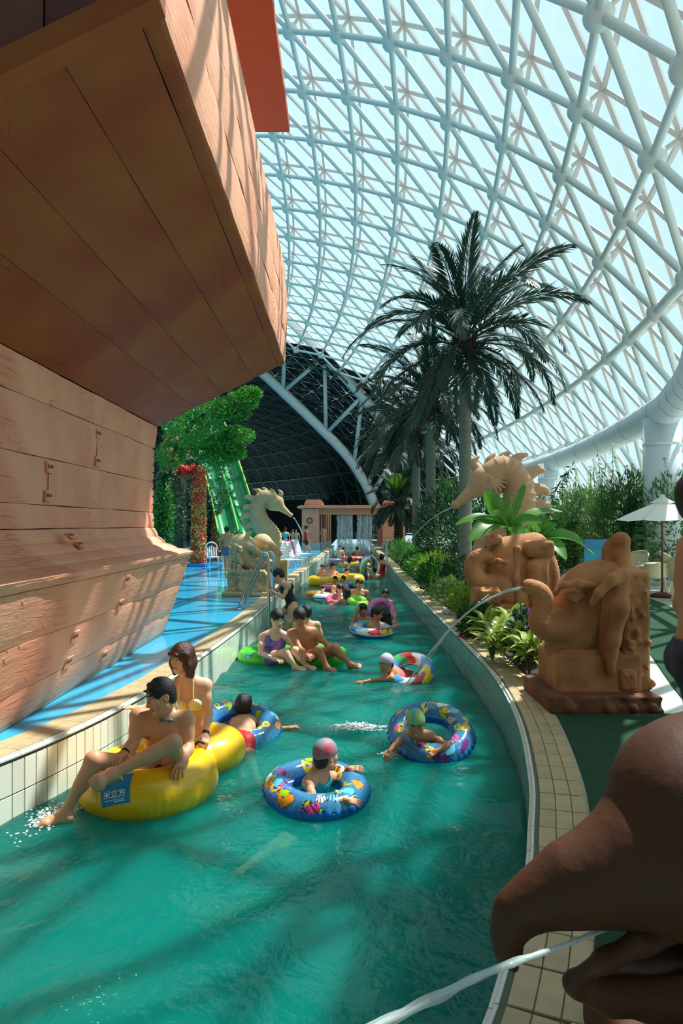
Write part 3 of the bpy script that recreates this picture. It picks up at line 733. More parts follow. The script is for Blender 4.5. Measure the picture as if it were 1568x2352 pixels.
S.ell(E2(1425,1242,6.48), (.085,.09,.085), k=.03)
S.ball(E2(1460,1315,6.45), .05, k=.04)
for dx, h in ((1386,1258),(1391,1248),(1397,1240),(1403,1250)): S.cap(E2(dx,1315,6.5), E2(dx,h,6.5), .026, .018, k=.02)
S.ball(E2(1427,1238,6.38), .022, k=.015, op='s')
part('back_pillar', S, .0115, m_stone, st)
S = Sculpt()                                                               # carved face on the pillar foot
c = E2(1445,1562,6.19); 
S.box(c+V3(0,.03,0), (.075,.03,.10), rd=.03)
for dx in (-.026,.026):
    S.ball(c+V3(dx,-.0,.04), .020, k=.008); S.ball(c+V3(dx,-.018,.04), .009, k=.006, op='s')
S.cap(c+V3(-.04,-.0,-.01), c+V3(.04,-.0,-.01), .005, k=.006, op='s'); S.cap(c+V3(-.04,-.0,-.03), c+V3(.04,-.0,-.03), .005, k=.006, op='s')
S.cap(c+V3(0,-.0,-.03), c+V3(0,-.0,-.085), .006, k=.006, op='s')
part('carved_face', S, .006, m_stone, st)

# ---- second elephant further back, trunk curled
st = statue('elephant_fountain', 'rounded sandstone elephant head with curled trunk beneath the banana leaves', 'fountain', (2.75, 11.2, 0))
def E1(px, py, Y=11.): return A(px, py, Y)
S = Sculpt(); S.box((2.72,11.2,.12), (.45,.40,.13), rd=.03); S.box((2.8,11.2,.3), (.36,.32,.12), rd=.04, k=.04); part('pedestal', S, .02, m_stone, st)
S = Sculpt()
S.ell(E1(1172,1308,11.2), (.44,.36,.44), k=.05); S.cap(E1(1150,1262,11.15), E1(1225,1256,11.2), .20, .24, k=.12); S.ell(E1(1160,1362,11.15), (.30,.30,.22), k=.1); S.cap(E1(1190,1375,11.2), E1(1195,1425,11.2), .34, .30, k=.08)
t1 = catmull([E1(1158,1345,11.05), E1(1125,1350,11), E1(1100,1338,11), E1(1086,1312,11), E1(1089,1288,11), E1(1104,1276,11), E1(1122,1280,11.02)], 5)
t1r = np.interp(np.linspace(0,1,len(t1)), [0,.35,.7,1], [.21,.15,.105,.08]); S.chain(list(t1), t1r, k=.05)
for k in range(6, len(t1)-1, 2):                                            # wrinkle grooves round the trunk
    tg = nz(t1[k+1]-t1[k-1]); nn_ = nz(np.cross(tg, (0,1,0))); S.chain([t1[k]+t1r[k]*(nn_*math.cos(a)+V3(0,-1,0)*math.sin(a)) for a in np.linspace(0, math.pi, 7)], [.009]*7, k=.012, op='s')
S.chain([E1(1118,1250,10.95), E1(1128,1238,10.95), E1(1142,1238,10.98)], [.06,.085,.08], k=.05); S.ball(E1(1128,1234,10.86), .03, k=.02, op='s')
e1 = E1(1143,1300,10.86)
S.ell(e1, (.11,.06,.06), k=.03, op='s'); S.ell(e1+V3(0,.05,0), (.07,.045,.036), k=.012); S.chain([e1+V3(-.12,.04,.05), e1+V3(0,-.02,.09), e1+V3(.13,.0,.06)], [.02,.035,.025], k=.03)
for k in range(6): S.chain([E1(1150+k*8,1240+k*1.5,10.98-.01*k), E1(1140+k*9,1262+k*2,10.86), E1(1142+k*9,1282+k*2,10.84)], [.014,.02,.008], k=.02, op='s')
S.chain([E1(1120,1368,10.9), E1(1150,1378,10.84), E1(1175,1372,10.86)], [.01,.014,.008], k=.02, op='s')
part('head', S, .015, m_stone, st)
S = Sculpt()
S.ell(E1(1232,1330,11.05), (.24,.24,.52), k=.04); S.ell(E1(1262,1330,11.15), (.16,.22,.52), roty(-.08), k=.05); S.ell(E1(1266,1335,10.92), (.05,.06,.36), k=.05, op='s')
S.chain([E1(1188,1262,10.92), E1(1185,1330,10.86), E1(1188,1405,10.9)], [.07,.055,.04], k=.05); S.chain([E1(1201,1285,10.86), E1(1203,1340,10.83), E1(1206,1400,10.86)], [.015,.02,.012], k=.02, op='s')
S.cap(E1(1225,1300,10.9), E1(1228,1385,10.9), .13, .10, k=.06)
part('ear', S, .015, m_stone, st)
S = Sculpt(); S.box(E1(1234,1260,10.98), (.23,.2,.135), rd=.07); S.box(E1(1234,1262,10.80), (.165,.03,.075), rd=.025, k=.02); part('saddle_block', S, .015, m_stone, st)
S = Sculpt(); S.box((2.28,10.85,.35), (.20,.18,.35), rd=.02); S.box((2.32,10.75,.55), (.15,.2,.11), rd=.02); part('side_block', S, .018, m_stone, st)
S = Sculpt(); S.box((2.02,10.95,.1), (.1,.12,.1), rd=.015); part('foot_block', S, .014, m_stone, st)

# ---- sea horses
def seahorse(mir, hx, cy, hz, label):
    sg = -1 if mir else 1; st = statue('seahorse_fountain', label, 'fountain', (hx+sg*.3, cy, 0))        # local: faces -x, metres from the head centre
    def Pt(x, z, y=0): return V3(hx+sg*x, cy+y, hz+z)
    mt = m_cream if mir else m_tan
    S = Sculpt(); body = catmull([Pt(.05,.12), Pt(.34,.22), Pt(.58,-.05), Pt(.62,-.45), Pt(.45,-.85), Pt(.2,-1.15), Pt(.08,-1.5), Pt(.25,-1.85), Pt(.5,-2.05)], 7)
    rr = np.interp(np.linspace(0,1,len(body)), [0,.12,.3,.5,.68,.85,1], [.26,.27,.29,.35,.38,.32,.22])
    S.chain(list(body), rr, k=.04); part('body', S, .028, mt, st)
    for k in range(4, len(body)-3, 2):                                                 # armour rings
        b = MB(); tg = nz(body[k+1]-body[k-1]); b.tube([body[k]-tg*.06, body[k]-tg*.015, body[k]+tg*.05], [rr[k]*.99, rr[k]*1.13, rr[k]*1.0], 22, False); b.build('body_ring', mt, st, True)
    S = Sculpt(); S.ell(Pt(-.02,.0), (.36,.27,.29), roty(sg*.45), k=.05); S.cap(Pt(-.22,-.14), Pt(-.60,-.44), .17, .075, k=.14); S.ell(Pt(-.64,-.47), (.09,.085,.085), k=.03)
    S.ball(Pt(-.72,-.51), .035, k=.015, op='s')
    for sy in (-1, 1):
        S.ball(Pt(-.02,.03,sy*.235), .075, k=.02); S.ball(Pt(-.05,.03,sy*.30), .028, k=.01, op='s')
        for a in range(8):
            an = -1.35+a*.36; S.cap(Pt(.05,.02,sy*.24), Pt(.06+.27*math.cos(an),.02+.27*math.sin(an),sy*.23), .018, .026, k=.010)
    part('head', S, .018, mt, st)
    for (x0, z0), (x1, z1), (x2, z2), r0 in (((-.16,.15),(-.26,.34),(-.16,.47),.11),((.03,.2),(.03,.38),(.14,.52),.12),((.22,.26),(.28,.44),(.42,.54),.13),((.42,.22),(.54,.42),(.76,.50),.15),((.66,.06),(.90,.20),(1.08,.18),.16),((.74,-.2),(1.0,-.15),(1.14,-.26),.16),((.76,-.46),(1.04,-.45),(1.24,-.60),.17),((.62,-.78),(.9,-.80),(1.06,-.95),.15)):
        S = Sculpt(); c = catmull([Pt(x0,z0), Pt(x1*1.08,z1*1.08), Pt(x2*1.05,z2*1.06)], 4); S.chain(list(c), np.interp(np.linspace(0,1,len(c)), [0,.5,1], [r0,r0*.55,.018]), k=.04); part('spine', S, .018, mt, st)
    S = Sculpt(); S.box((hx+sg*.3,cy,.15), (.62,.42,.15), rd=.05); S.ell((hx+sg*.3,cy,.35), (.42,.35,.26), k=.1); part('rock_base', S, .035, mt, st)
seahorse(False, 2.89, 13.5, 2.54, 'tall brown sandstone seahorse with spiny crest above the banana plant')
seahorse(True, -2.57, 26.0, 2.51, 'cream stone seahorse spouting water on the blue deck')

# ---- dragon-turtle head on the left bank
st = statue('dragon_head_fountain', 'cream stone dragon head on a carved pedestal beside the ladder', 'fountain', (-2.2, 16.4, 0))
def D1(px, py, Y=16.4): return A(px, py, Y)
S = Sculpt(); S.box((-2.2,16.4,.05), (.6,.5,.06), rd=.02); part('plinth', S, .03, m_cream, st)
S = Sculpt(); S.box((-2.2,16.4,.3), (.48,.42,.26), rd=.05)
for k in range(40): S.ball((-2.7+rgs.uniform(0,1.), 15.98, rgs.uniform(.12,.5)), rgs.uniform(.03,.06), k=.03, op='s' if k % 2 else 'u')
for k in range(9): S.ell((-2.62+k*.1,16.0,.56+.03*(k % 2)), (.05,.1,.07), k=.03)
part('pedestal', S, .022, m_cream, st)
S = Sculpt()
S.ell(D1(562,1268), (.30,.36,.42), k=.05); S.ell(D1(584,1290), (.34,.34,.30), roty(.35), k=.08); S.ell(D1(603,1300), (.22,.27,.17), roty(.3), k=.07); S.ell(D1(594,1318), (.24,.26,.10), roty(.25), k=.05)
S.ell(D1(548,1246), (.22,.26,.20), k=.08)
ed = D1(583,1274,16.08)
S.ell(ed+V3(.02,.02,0), (.16,.09,.085), roty(.45), k=.03, op='s'); S.ball(ed+V3(.0,.09,-.01), .085, k=.012); S.ball(ed+V3(.01,.0,-.01), .022, k=.01, op='s')
S.chain([ed+V3(-.34,.15,.24), ed+V3(-.18,.02,.22), ed+V3(-.02,-.05,.15), ed+V3(.18,-.02,.0), ed+V3(.32,.06,-.12)], [.05,.075,.08,.065,.04], k=.03)
S.chain([ed+V3(-.12,.02,-.08), ed+V3(.02,-.02,-.12), ed+V3(.16,.0,-.12)], [.02,.03,.02], k=.025)
S.ball(ed+V3(.36,.06,-.2), .09, k=.05); S.ball(ed+V3(.40,-.01,-.2), .03, k=.015, op='s')
S.chain([ed+V3(.05,-.02,-.36), ed+V3(.2,-.06,-.33), ed+V3(.38,-.02,-.34)], [.015,.028,.02], k=.02, op='s')
for r_i in range(3):
    for k in range(9):
        p = D1(533+r_i*9+3*math.sin(k*2.0), 1250+k*8.5+r_i*4, 16.25-r_i*.12); S.ell(p, (.075,.10,.05), roty(.7), k=.022); S.ball(p+V3(-.05,-.06,-.03), .022, k=.015, op='s')
for k in range(10): S.cap(D1(540+k*7.5, 1316, 16.05), D1(536+k*7.5, 1334, 15.98), .055, .022, k=.025)
S.chain([D1(566,1242,16.2), D1(569,1228,16.2), D1(578,1221,16.2)], [.075,.05,.02], k=.04)
part('head', S, .016, m_cream, st)
S = Sculpt(); S.ell(D1(602,1246,16.9), (.24,.25,.22), k=.05); S.chain([D1(618,1252,16.8), D1(632,1262,16.8), D1(645,1272,16.8)], [.14,.09,.05], k=.05); S.ball(D1(613,1258,16.6), .06, k=.03); S.ell(D1(628,1290,16.9), (.18,.22,.3), k=.08)
part('shell_and_neck', S, .022, m_cream, st)
S = Sculpt(); S.box(D1(646,1312,17.2), (.16,.2,.30), rd=.03); part('side_block', S, .03, m_cream, st)

# ---- dark eagle fountain close to the camera
st = statue('eagle_fountain', 'dark brown hook beaked eagle head fountain close at the lower right corner', 'fountain', (1.1, 1.6, 0))
def G(px, py, Y=1.5): return A(px, py, Y)
S = Sculpt()
up_ = [G(1640,1960), G(1540,1965), G(1450,1985), G(1380,2012), G(1300,2045), G(1235,2072), G(1192,2100), G(1166,2140), G(1166,2185), G(1180,2225)]
S.chain(up_, [.17,.165,.118,.098,.072,.05,.038,.033,.024,.010], k=.03)
S.chain([G(1300,2000), G(1180,2085)], [.05,.03], k=.05)
S.ell(G(1540,1800,1.52), (.105,.13,.085), roty(-.35), k=.05); S.ell(G(1600,1850,1.56), (.17,.17,.2), k=.08)
S.ell(G(1760,1900,1.62), (.28,.24,.30), k=.1)
S.chain([G(1460,1870,1.40), G(1520,1850,1.37), G(1590,1870,1.36)], [.012,.018,.012], k=.02, op='s')
S.chain([G(1400,1990,1.39), G(1440,1985,1.385), G(1470,1972,1.38)], [.004,.009,.004], k=.012, op='s')
S.chain([G(1180,2150,1.5), G(1260,2150,1.5), G(1420,2130,1.5), G(1600,2125,1.5)], [.01,.018,.02,.03], k=.02, op='s')
part('head', S, .008, m_dstone, st)
S = Sculpt()
S.chain([G(1330,2262,1.5), G(1400,2268,1.5), G(1500,2262,1.52), G(1640,2250,1.56), G(1760,2200,1.62)], [.032,.05,.07,.10,.15], k=.03)
S.chain([G(1310,2256,1.5), G(1390,2205,1.44), G(1480,2160,1.43), G(1590,2110,1.45)], [.016,.022,.026,.03], k=.02)
S.chain([G(1390,2200,1.51), G(1480,2165,1.52), G(1620,2140,1.55)], [.02,.045,.06], k=.03, op='s')
part('lower_jaw', S, .008, m_dstone, st)
S = Sculpt(); S.cap(G(1700,2130,1.58), G(1443,2116,1.5), .02, .013, k=.01); part('spout_pipe', S, .005, mat('dark_bronze_pipe', srgb(40,32,26), .4, metal=.6), st)
S = Sculpt(); S.ell((1.55,1.75,.75), (.42,.42,.55), k=.1); S.ell((1.75,1.9,1.35), (.30,.3,.35), k=.15); S.ell((1.25,1.6,.28), (.4,.36,.26), k=.15); S.box((1.45,1.75,.1), (.65,.55,.1), rd=.04, k=.05)
for k in range(60):
    a = rgs.uniform(1.6, 5.2); zf = rgs.uniform(.35,1.15); rf = .42*math.sqrt(max(.1, 1-((zf-.75)/.6)**2)); S.ell((1.55+rf*math.cos(a),1.75+rf*math.sin(a),zf), (.055,.055,.11), k=.02)
part('body', S, .018, m_dstone, st)

# ---- water jets (each arcs from its spout) and the foam where they land
m_jet = mat('clear_white_water_jet', srgb(232,246,244), .08, alpha=.34, spec=.6)
m_foam = mat('white_foam', srgb(240,250,248), .3, alpha=.7)
def jet(pts, r, label, drops=60):
    c = catmull(pts, 14); q = np.random.RandomState(3); m = len(c)
    rr = np.interp(np.linspace(0,1,m), np.linspace(0,1,len(r)), r)
    b = MB()
    for k in range(3):                                              # three twisting strands
        off = np.stack([.35*rr*np.cos(np.arange(m)*.33+k*2.1), .35*rr*np.sin(np.arange(m)*.33+k*2.1), .3*rr*np.sin(np.arange(m)*.21+k)], 1)
        b.tube(c+off, rr*(.55+.1*np.sin(np.arange(m)*.9+k)), 8)
    for k in range(drops):
        t = q.uniform(.3,1); p = c[int(t*(m-1))]+q.randn(3)*.018*t; b.lathe([(.0004,-.003),(.0026,-.0015),(.0026,.0015),(.0004,.003)], 6, Matrix.Translation(p))
    o = b.build('water_jet', m_jet, None, True); tag(o, label, 'water jet')
jet([A(1209,1348,6.36), A(1150,1362,6.45), A(1095,1392,6.6), A(1032,1446,6.75), A(975,1515,6.9), A(920,1590,7.05), A(866,1671,7.18)], [.018,.017,.014,.011,.008], 'curving water jet from the near elephant trunk landing in the river')
jet([A(1122,1366,10.4), A(1085,1395,10.2), A(1035,1445,10.0), A(985,1512,9.9), A(948,1546,9.9)], [.008,.008,.006,.004], 'thin water jet in front of the rounded elephant head')
jet([A(674,1189,26), A(682,1200,26), A(690,1216,26), A(694,1228,26)], [.03,.03,.02], 'thin water jet from the cream seahorse mouth')
jet([A(1049,1160,13.5), A(1000,1185,14.5), A(968,1212,15.5), A(938,1250,16.5), A(905,1318,17.6)], [.018,.016,.012,.008], 'thin water jet from the brown seahorse mouth')
jet([A(1442,2116,1.5), A(1320,2160,1.43), A(1180,2212,1.36), A(1000,2290,1.28), A(780,2400,1.22), A(560,2560,1.18)], [.006,.008,.010,.011,.012,.013], 'broad blurred water jet from the dark eagle beak', 0)
def foam(c, rx, ry, n, seed, label, name='foam_splash'):
    q = np.random.RandomState(seed); b = MB()
    for _ in range(n):
        g = q.randn(2)*.5; sp = abs(q.randn()); r = math.hypot(*g); p = c+V3(rx*g[0]*(1+.4*math.sin(5*g[1])), ry*g[1], sp*.022*max(0, 1.2-r))
        s_ = q.uniform(.003,.010)*(1.5 if r < .5 else 1); b.lathe([(.0005,-s_*.5),(s_,0),(s_*.6,s_*.5),(.0005,s_*.6)], 5, Matrix.Translation(p) @ Matrix.Rotation(q.uniform(0,3), 4, 'Z') @ Matrix.Diagonal((q.uniform(1,2.6),1,1,1)))
    o = b.build(name, m_foam, None, True); tag(o, label, 'foam', kind='stuff')
foam(A(815,1672,7.2)*V3(1,1,0)+V3(0,0,WATER+.008), .26, .10, 1400, 1, 'white foam where the elephant jet hits the water')
foam(A(905,1735,6.35)*V3(1,1,0)+V3(0,0,WATER+.012), .10, .05, 420, 2, 'splash at the hand of the girl with the striped cap')
foam(A(60,1885,5.0)*V3(1,1,0)+V3(.16,.0,WATER+.006), .14, .30, 300, 5, 'foam along the left pool wall by the dangling foot')
foam(A(803,1465,13.0)*V3(1,1,0)+V3(0,0,WATER+.012), .14, .08, 360, 6, 'small splash beside the blue and yellow ring')
# ------------------------------------------------------------------ palms, shrubs, bamboo, flowers
m_palm = mat('dark_green_palm_leaf', srgb(30,62,44), .42, thin=.18, rnd=.15)
m_palmy = mat('yellow_green_palm_leaf', srgb(110,150,50), .45, thin=.3)
m_rach = mat('palm_leaf_stalk', srgb(84,92,52), .5)
m_trunk = mat('grey_green_palm_trunk', srgb(128,134,116), .75, noise=.25, nscale=5, bump=.4, bscale=14, stretch=(1,1,2.5))
m_fibre = mat('dark_brown_palm_fibre', srgb(66,44,36), .9, noise=.4, nscale=8, bump=.8, bscale=30)
m_date = mat('rough_dark_palm_bark', srgb(70,58,50), .95, noise=.3, nscale=10, bump=.8, bscale=25)
def leafset(b, p, d, up, L, w, bend=.0, seg=1):
    """one narrow pointed leaf, slightly folded"""
    d = nz(d); s = nz(np.cross(d, up)); u = np.cross(s, d)
    pts = [p, p+d*L*.4+s*w*.5-u*bend*.3*L, p+d*L-u*bend*L, p+d*L*.4-s*w*.5-u*bend*.3*L]
    b.add(pts, [(0,1,2,3)])
def frond_mesh(name, L, elev, droop, mt, seed, nl=58, ll=.66):
    q = np.random.RandomState(seed); b = MB(); P = [V3(0,0,0)]; e = elev; n = 22
    for i in range(n):
        e2 = e - droop*((i/n)**1.3); P.append(P[-1]+V3(math.cos(e2),0,math.sin(e2))*L/n)
    P = np.array(P)
    T = np.gradient(P, axis=0)
    for k in range(nl):
        t = .12+.88*k/(nl-1); f = t*n; i = min(int(f), n-1); p = P[i]*(1-f+i)+P[i+1]*(f-i); tg = nz(T[i]); upv = nz(np.cross(V3(0,1,0), tg)*-1)
        if upv[2] < 0: upv = -upv
        le = ll*(math.sin(math.pi*min(t*.80+.16,1))**.7)*(1 if t < .97 else .8)
        for sd in (-1, 1):
            ang = .75-.45*t+q.normal(0,.06); d = tg*math.cos(ang)*1.0+V3(0,sd,0)*math.sin(ang)+upv*(.22-.35*t+q.normal(0,.08))
            leafset(b, p+V3(0,sd*.012,0), d, upv, le*q.uniform(.85,1.1), .052, bend=.10+.1*q.rand())
    me = b.data(name, mt)
    bs = MB(); bs.tube(P[::2], np.interp(np.linspace(0,1,len(P[::2])), [0,1], [.028,.006]), 6)
    base = len(me.vertices)
    b.add(bs.V, bs.F); me2 = b.data(name, mt)
    bpy.data.meshes.remove(me); return me2
FR = {}
def fronds(key, L, mt):
    if key not in FR:
        FR[key] = [(el, frond_mesh('frond_'+key, L*sc, el, dr, mt, 40+k)) for k, (el, dr, sc) in enumerate(((1.40,.75,.90),(1.15,1.25,1.0),(.85,1.6,1.0),(.55,1.75,1.05),(.25,1.65,1.05),(-.1,1.25,.95),(-.4,.9,.85)))]
    return FR[key]
def palm(px, Ybase, ztop, r, label, key='a', L=3.1, nf=40, seed=1, kind='smooth', tilt=0., mt=None, boot=1.0):
    x = (px-784)/F*Ybase; root = empty('palm_tree', (x, Ybase, 0)); tag(root, label, 'palm tree', 'palms in the planting bed')
    q = np.random.RandomState(seed); b = MB()
    zs = np.linspace(0, ztop, 60)
    if kind == 'smooth':
        rr = r*(1.06-.12*zs/ztop)*(1+.018*np.cos(zs*2*math.pi/.16)); rr[:6] *= np.linspace(1.25, 1, 6)
        b.tube(np.stack([x+0*zs, Ybase+0*zs, zs], 1), rr, 18); b.build('trunk', m_trunk, root, True)
        b = MB(); zb = np.linspace(ztop-.05, ztop+boot, 8); b.tube(np.stack([x+0*zb, Ybase+0*zb, zb], 1), r*np.array([1.0,1.5,1.75,1.6,1.45,1.5,1.35,.8]), 14)
        for k in range(30):
            a = q.uniform(0, 6.28); z0 = ztop+q.uniform(0, boot*.7); c = V3(x+r*1.3*math.cos(a), Ybase+r*1.3*math.sin(a), z0)
            b.tube([c, c+V3(math.cos(a)*.12, math.sin(a)*.12, .35)], [.05,.02], 5)
        b.build('fibre_boot', m_fibre, root, True); zc = ztop+boot*.9
    else:
        rr = r*(1+.10*np.cos(zs*2*math.pi/.11)); b.tube(np.stack([x+0*zs, Ybase+0*zs, zs], 1), rr, 14)
        for k in range(130):
            a = k*2.4; z0 = .1+k/130*(ztop-.1); c = V3(x+r*.85*math.cos(a), Ybase+r*.85*math.sin(a), z0); b.tube([c, c+V3(math.cos(a)*.10, math.sin(a)*.10, .10)], [.06,.025], 5)
        b.build('trunk', m_date, root, True); zc = ztop
    fs = fronds(key, L, mt or m_palm)
    for k in range(nf):
        t = k/(nf-1); idx = min(int(t**.85*7), 6); el, me = fs[idx]; a = k*2.39996+q.uniform(-.15,.15)
        M = Matrix.Translation((x+.06*math.cos(a), Ybase+.06*math.sin(a), zc-.35*t)) @ Matrix.Rotation(a, 4, 'Z') @ Matrix.Rotation(q.uniform(-.12,.12), 4, 'Y') @ Matrix.Rotation(q.uniform(-.3,.3), 4, 'X') @ Matrix.Scale(q.uniform(.9,1.08), 4)
        inst('frond', me, M, root)
    return root
palm(1068, 17.0, 5.45, .155, 'nearest tall palm with grey trunk and wide dark crown', seed=3)
palm(989, 24.0, 5.35, .17, 'second tall palm, just left of the nearest palm', key='a', seed=8, L=2.9)
palm(956, 31.0, 5.2, .18, 'third tall palm, left of the second palm', key='a', seed=14)
r_ = palm(915, 37.6, 3.0, .2, 'short rough barked palm in front of the right gate pillar', key='b', L=2.1, nf=26, seed=21, kind='rough')
fy = frond_mesh('frond_young', 1.9, 1.25, .9, m_palmy, 77)
for k in range(6): inst('frond', fy, Matrix.Translation(((915-784)/F*37.6, 37.6, 3.0)) @ Matrix.Rotation(k*1.05+.3, 4, 'Z'), r_)
palm(890, 52.0, 6.6, .2, 'far palm crown rising behind the waterfall gate', key='a', seed=30)

# ---- shrubs
def cloud(b, c, R, n, q, L, w, up=.5, bend=.15):
    for _ in range(n):
        d = q.randn(3); d /= np.linalg.norm(d); p = c+np.array(R)*d*q.uniform(.35,1)**.6
        v = d*.8+V3(0,0,up)+q.randn(3)*.5
        leafset(b, p, v, V3(*q.randn(3)), L*q.uniform(.6,1.2), w*q.uniform(.7,1.2), bend)
m_leaf = {}
for nm, c in (('mid', (52,112,40)), ('bright', (86,160,48)), ('dark', (40,88,42)), ('lime', (140,180,60)), ('bamboo', (84,134,60)), ('pale', (136,176,90)), ('tree', (84,164,58))):
    m_leaf[nm] = mat(nm+'_green_leaf', srgb(*c), .45, thin=.3, noise=.35, nscale=3, rnd=.1)
m_pink = mat('pink_petal', srgb(232,120,150), .6, thin=.2); m_purple = mat('purple_petal', srgb(84,60,170), .6, thin=.2)
def shrub(px, py, label, R=(.35,.35,.35), n=420, L=.14, w=.05, leaf='mid', seed=0, flowers=None, Y=None, z=.03, name='shrub', group='shrubs along the right coping', cat='shrub'):
    Y = Y or 2634/(py-1205); x = (px-784)/F*Y; q = np.random.RandomState(seed+5); root = empty(name, (x, Y, z)); tag(root, label, cat, group)
    b = MB(); cloud(b, V3(x, Y, z+R[2]*.9), R, n, q, L, w); b.build('foliage', m_leaf[leaf], root)
    b = MB()
    for k in range(6): a = q.uniform(0,6.28); b.tube([(x,Y,z), (x+R[0]*.5*math.cos(a), Y+R[1]*.5*math.sin(a), z+R[2]*1.1)], [.018,.006], 5)
    b.build('stems', m_rach, root)
    if flowers:
        b = MB()
        for _ in range(60):
            d = q.randn(3); d /= np.linalg.norm(d); d[2] = abs(d[2]); p = V3(x, Y, z+R[2]*.9)+np.array(R)*d*1.02
            for a in range(5): leafset(b, p, V3(math.cos(a*1.256), math.sin(a*1.256), .5), V3(0,0,1), .045, .03)
        b.build('blossom', flowers, root)
    return root
shrub(925, 1292, 'bright ferny shrub at the foot of the rough barked palm', (.9,.9,.45), 700, .28, .05, 'bright', 1, Y=33)
shrub(945, 1318, 'leafy green shrub left of the second palm trunk', (.75,.7,.42), 700, .24, .05, 'bright', 2, Y=27.5)
shrub(960, 1335, 'pink flowering shrub at the second palm foot', (.7,.6,.38), 520, .2, .05, 'mid', 3, m_pink, Y=23)
shrub(975, 1350, 'ferny green shrub leaning over the coping', (.6,.55,.36), 620, .24, .05, 'bright', 4, Y=20.5)
shrub(1002, 1352, 'yellow green leafed shrub between the palms', (.55,.55,.42), 620, .2, .06, 'lime', 5, Y=19.5)
shrub(1005, 1375, 'dark glossy shrub bordering the middle of the coping', (.5,.5,.42), 620, .16, .06, 'mid', 6, Y=16.5)
shrub(1028, 1390, 'small speckled leafed shrub left of the stone foot block', (.42,.42,.30), 620, .09, .05, 'pale', 7, Y=14)
shrub(1055, 1375, 'dark shrub in front of the nearest palm trunk', (.42,.42,.5), 560, .16, .05, 'dark', 8, Y=14.8)
shrub(1062, 1385, 'yellow green speckled shrub beside the stone side block', (.28,.25,.28), 420, .10, .05, 'lime', 9, Y=12.6)
shrub(1100, 1440, 'low dark plant below the thin water jet', (.3,.3,.2), 340, .18, .05, 'dark', 10, Y=10.2)
shrub(1210, 1470, 'purple flowering plant beside the near elephant', (.24,.22,.34), 260, .12, .05, 'dark', 11, m_purple, Y=8.1)
# tall dark bushes filling behind the palms
for k, (px, py, Y, R, lf, lb) in enumerate(((1025,1290,22,(1.0,.8,1.5),'dark','tall dark bamboo clump behind the nearest palm'),(1045,1270,26,(1.3,1.0,1.9),'bamboo','tall feathery clump further behind the nearest palm'),(1130,1280,19,(1.1,.9,1.3),'dark','dense dark bush behind the brown seahorse base'),(1180,1260,23,(1.2,.9,1.7),'bamboo','bamboo clump right behind the brown seahorse'),(1010,1240,30,(.9,.8,1.6),'dark','dark clump between the two tall palms'))):
    shrub(px, py, lb, R, 1500, .30, .05, lf, 50+k, Y=Y, name='bamboo_clump', group='bamboo clumps behind the palms', cat='bamboo')
bam = [(1275,24,1.0,1.25,'bamboo','bamboo hedge clump under the far parasol'),(1345,25,1.1,1.75,'pale','light bamboo clump between the far parasol and the duct'),(1400,23,1.1,1.5,'pale','pale bamboo clump left of the near parasol'),(1440,21,1.0,1.9,'bamboo','dense bamboo clump behind the wicker table'),(1490,20,.9,1.6,'dark','dark bamboo clump below the near parasol'),(1545,19,.9,1.8,'bamboo','bamboo clump at the right edge behind the table'),(1320,28,1.2,1.9,'pale','far pale bamboo clump under the duct')]
for k, (px, Y, rx, rz, lf, lb) in enumerate(bam):
    rt = shrub(px, 1280, lb, (rx,.8,rz*.9), 2400, .27, .055, lf, 80+k, Y=Y, name='bamboo_clump', group='bamboo clumps by the dome wall', cat='bamboo')
    q = np.random.RandomState(k); x = (px-784)/F*Y
    for j in range(7):
        b = MB(); x0, y0 = x+q.uniform(-rx,rx)*.8, Y+q.uniform(-.5,.5); h = rz*q.uniform(1.7,2.25); ln = q.uniform(-.25,.25)
        c = np.array([(x0+ln*t*t, y0, h*t) for t in np.linspace(0,1,7)]); b.tube(c, np.linspace(.022,.006,7), 6); b.build('culm', m_leaf['mid'], rt, True)
        b = MB()
        for t in np.linspace(.5,1,16):
            p = V3(x0+ln*t*t, y0, h*t)
            for _ in range(3): leafset(b, p, V3(q.randn(), q.randn(), -.3), V3(0,0,1), .24, .035, .2)
        b.build('leaf_spray', m_leaf[lf], rt)
# slender bamboo spray in front of the column
rt = empty('bamboo', A(1262,1300,17)); tag(rt, 'single slender bamboo stem leaning right in front of the slim column', 'bamboo')
b = MB(); c = catmull([A(1255,1260,17), A(1262,1170,17), A(1285,1110,17), A(1312,1072,17)], 6); b.tube(c, np.linspace(.014,.004,len(c)), 6); b.build('culm', m_leaf['dark'], rt, True)
q = np.random.RandomState(4); b = MB()
for p in c[6:]:
    for _ in range(3): leafset(b, p, V3(q.randn(), q.randn()*.3, -.6+q.randn()*.4), V3(0,1,0), .2, .035, .1)
b.build('leaf_spray', m_leaf['dark'], rt)

# ---- variegated plants and their big leaves
m_varieg = mat('yellow_striped_leaf', srgb(60,120,40), .35, thin=.25, col2=srgb(200,205,90), nscale=7, stretch=(.6,3,1), rnd=.12)
def blade(name, L, w, mt, bend=.6, n=8, fold=.25, shp=1.):
    V = []; 
    for i in range(n+1):
        t = i/n; ww = w*math.sin(math.pi*min(max(t,.02)**.75,.995))**shp*.5; a = -bend*t*t
        c = V3(L*t*math.cos(bend*t*.6), 0, -L*t*math.sin(bend*t*.6)*t)
        V += [c+V3(0,-ww,ww*fold), c, c+V3(0,ww,ww*fold)]
    Fc = [(i*3+j, i*3+j+1, (i+1)*3+j+1, (i+1)*3+j) for i in range(n) for j in range(2)]
    return mesh_data(name, np.array(V), Fc, mt, None, True)
vl = [blade('striped_leaf', .30, .10, m_varieg, .8), blade('striped_leaf', .24, .09, m_varieg, 1.2), blade('striped_leaf', .34, .085, m_varieg, .5)]
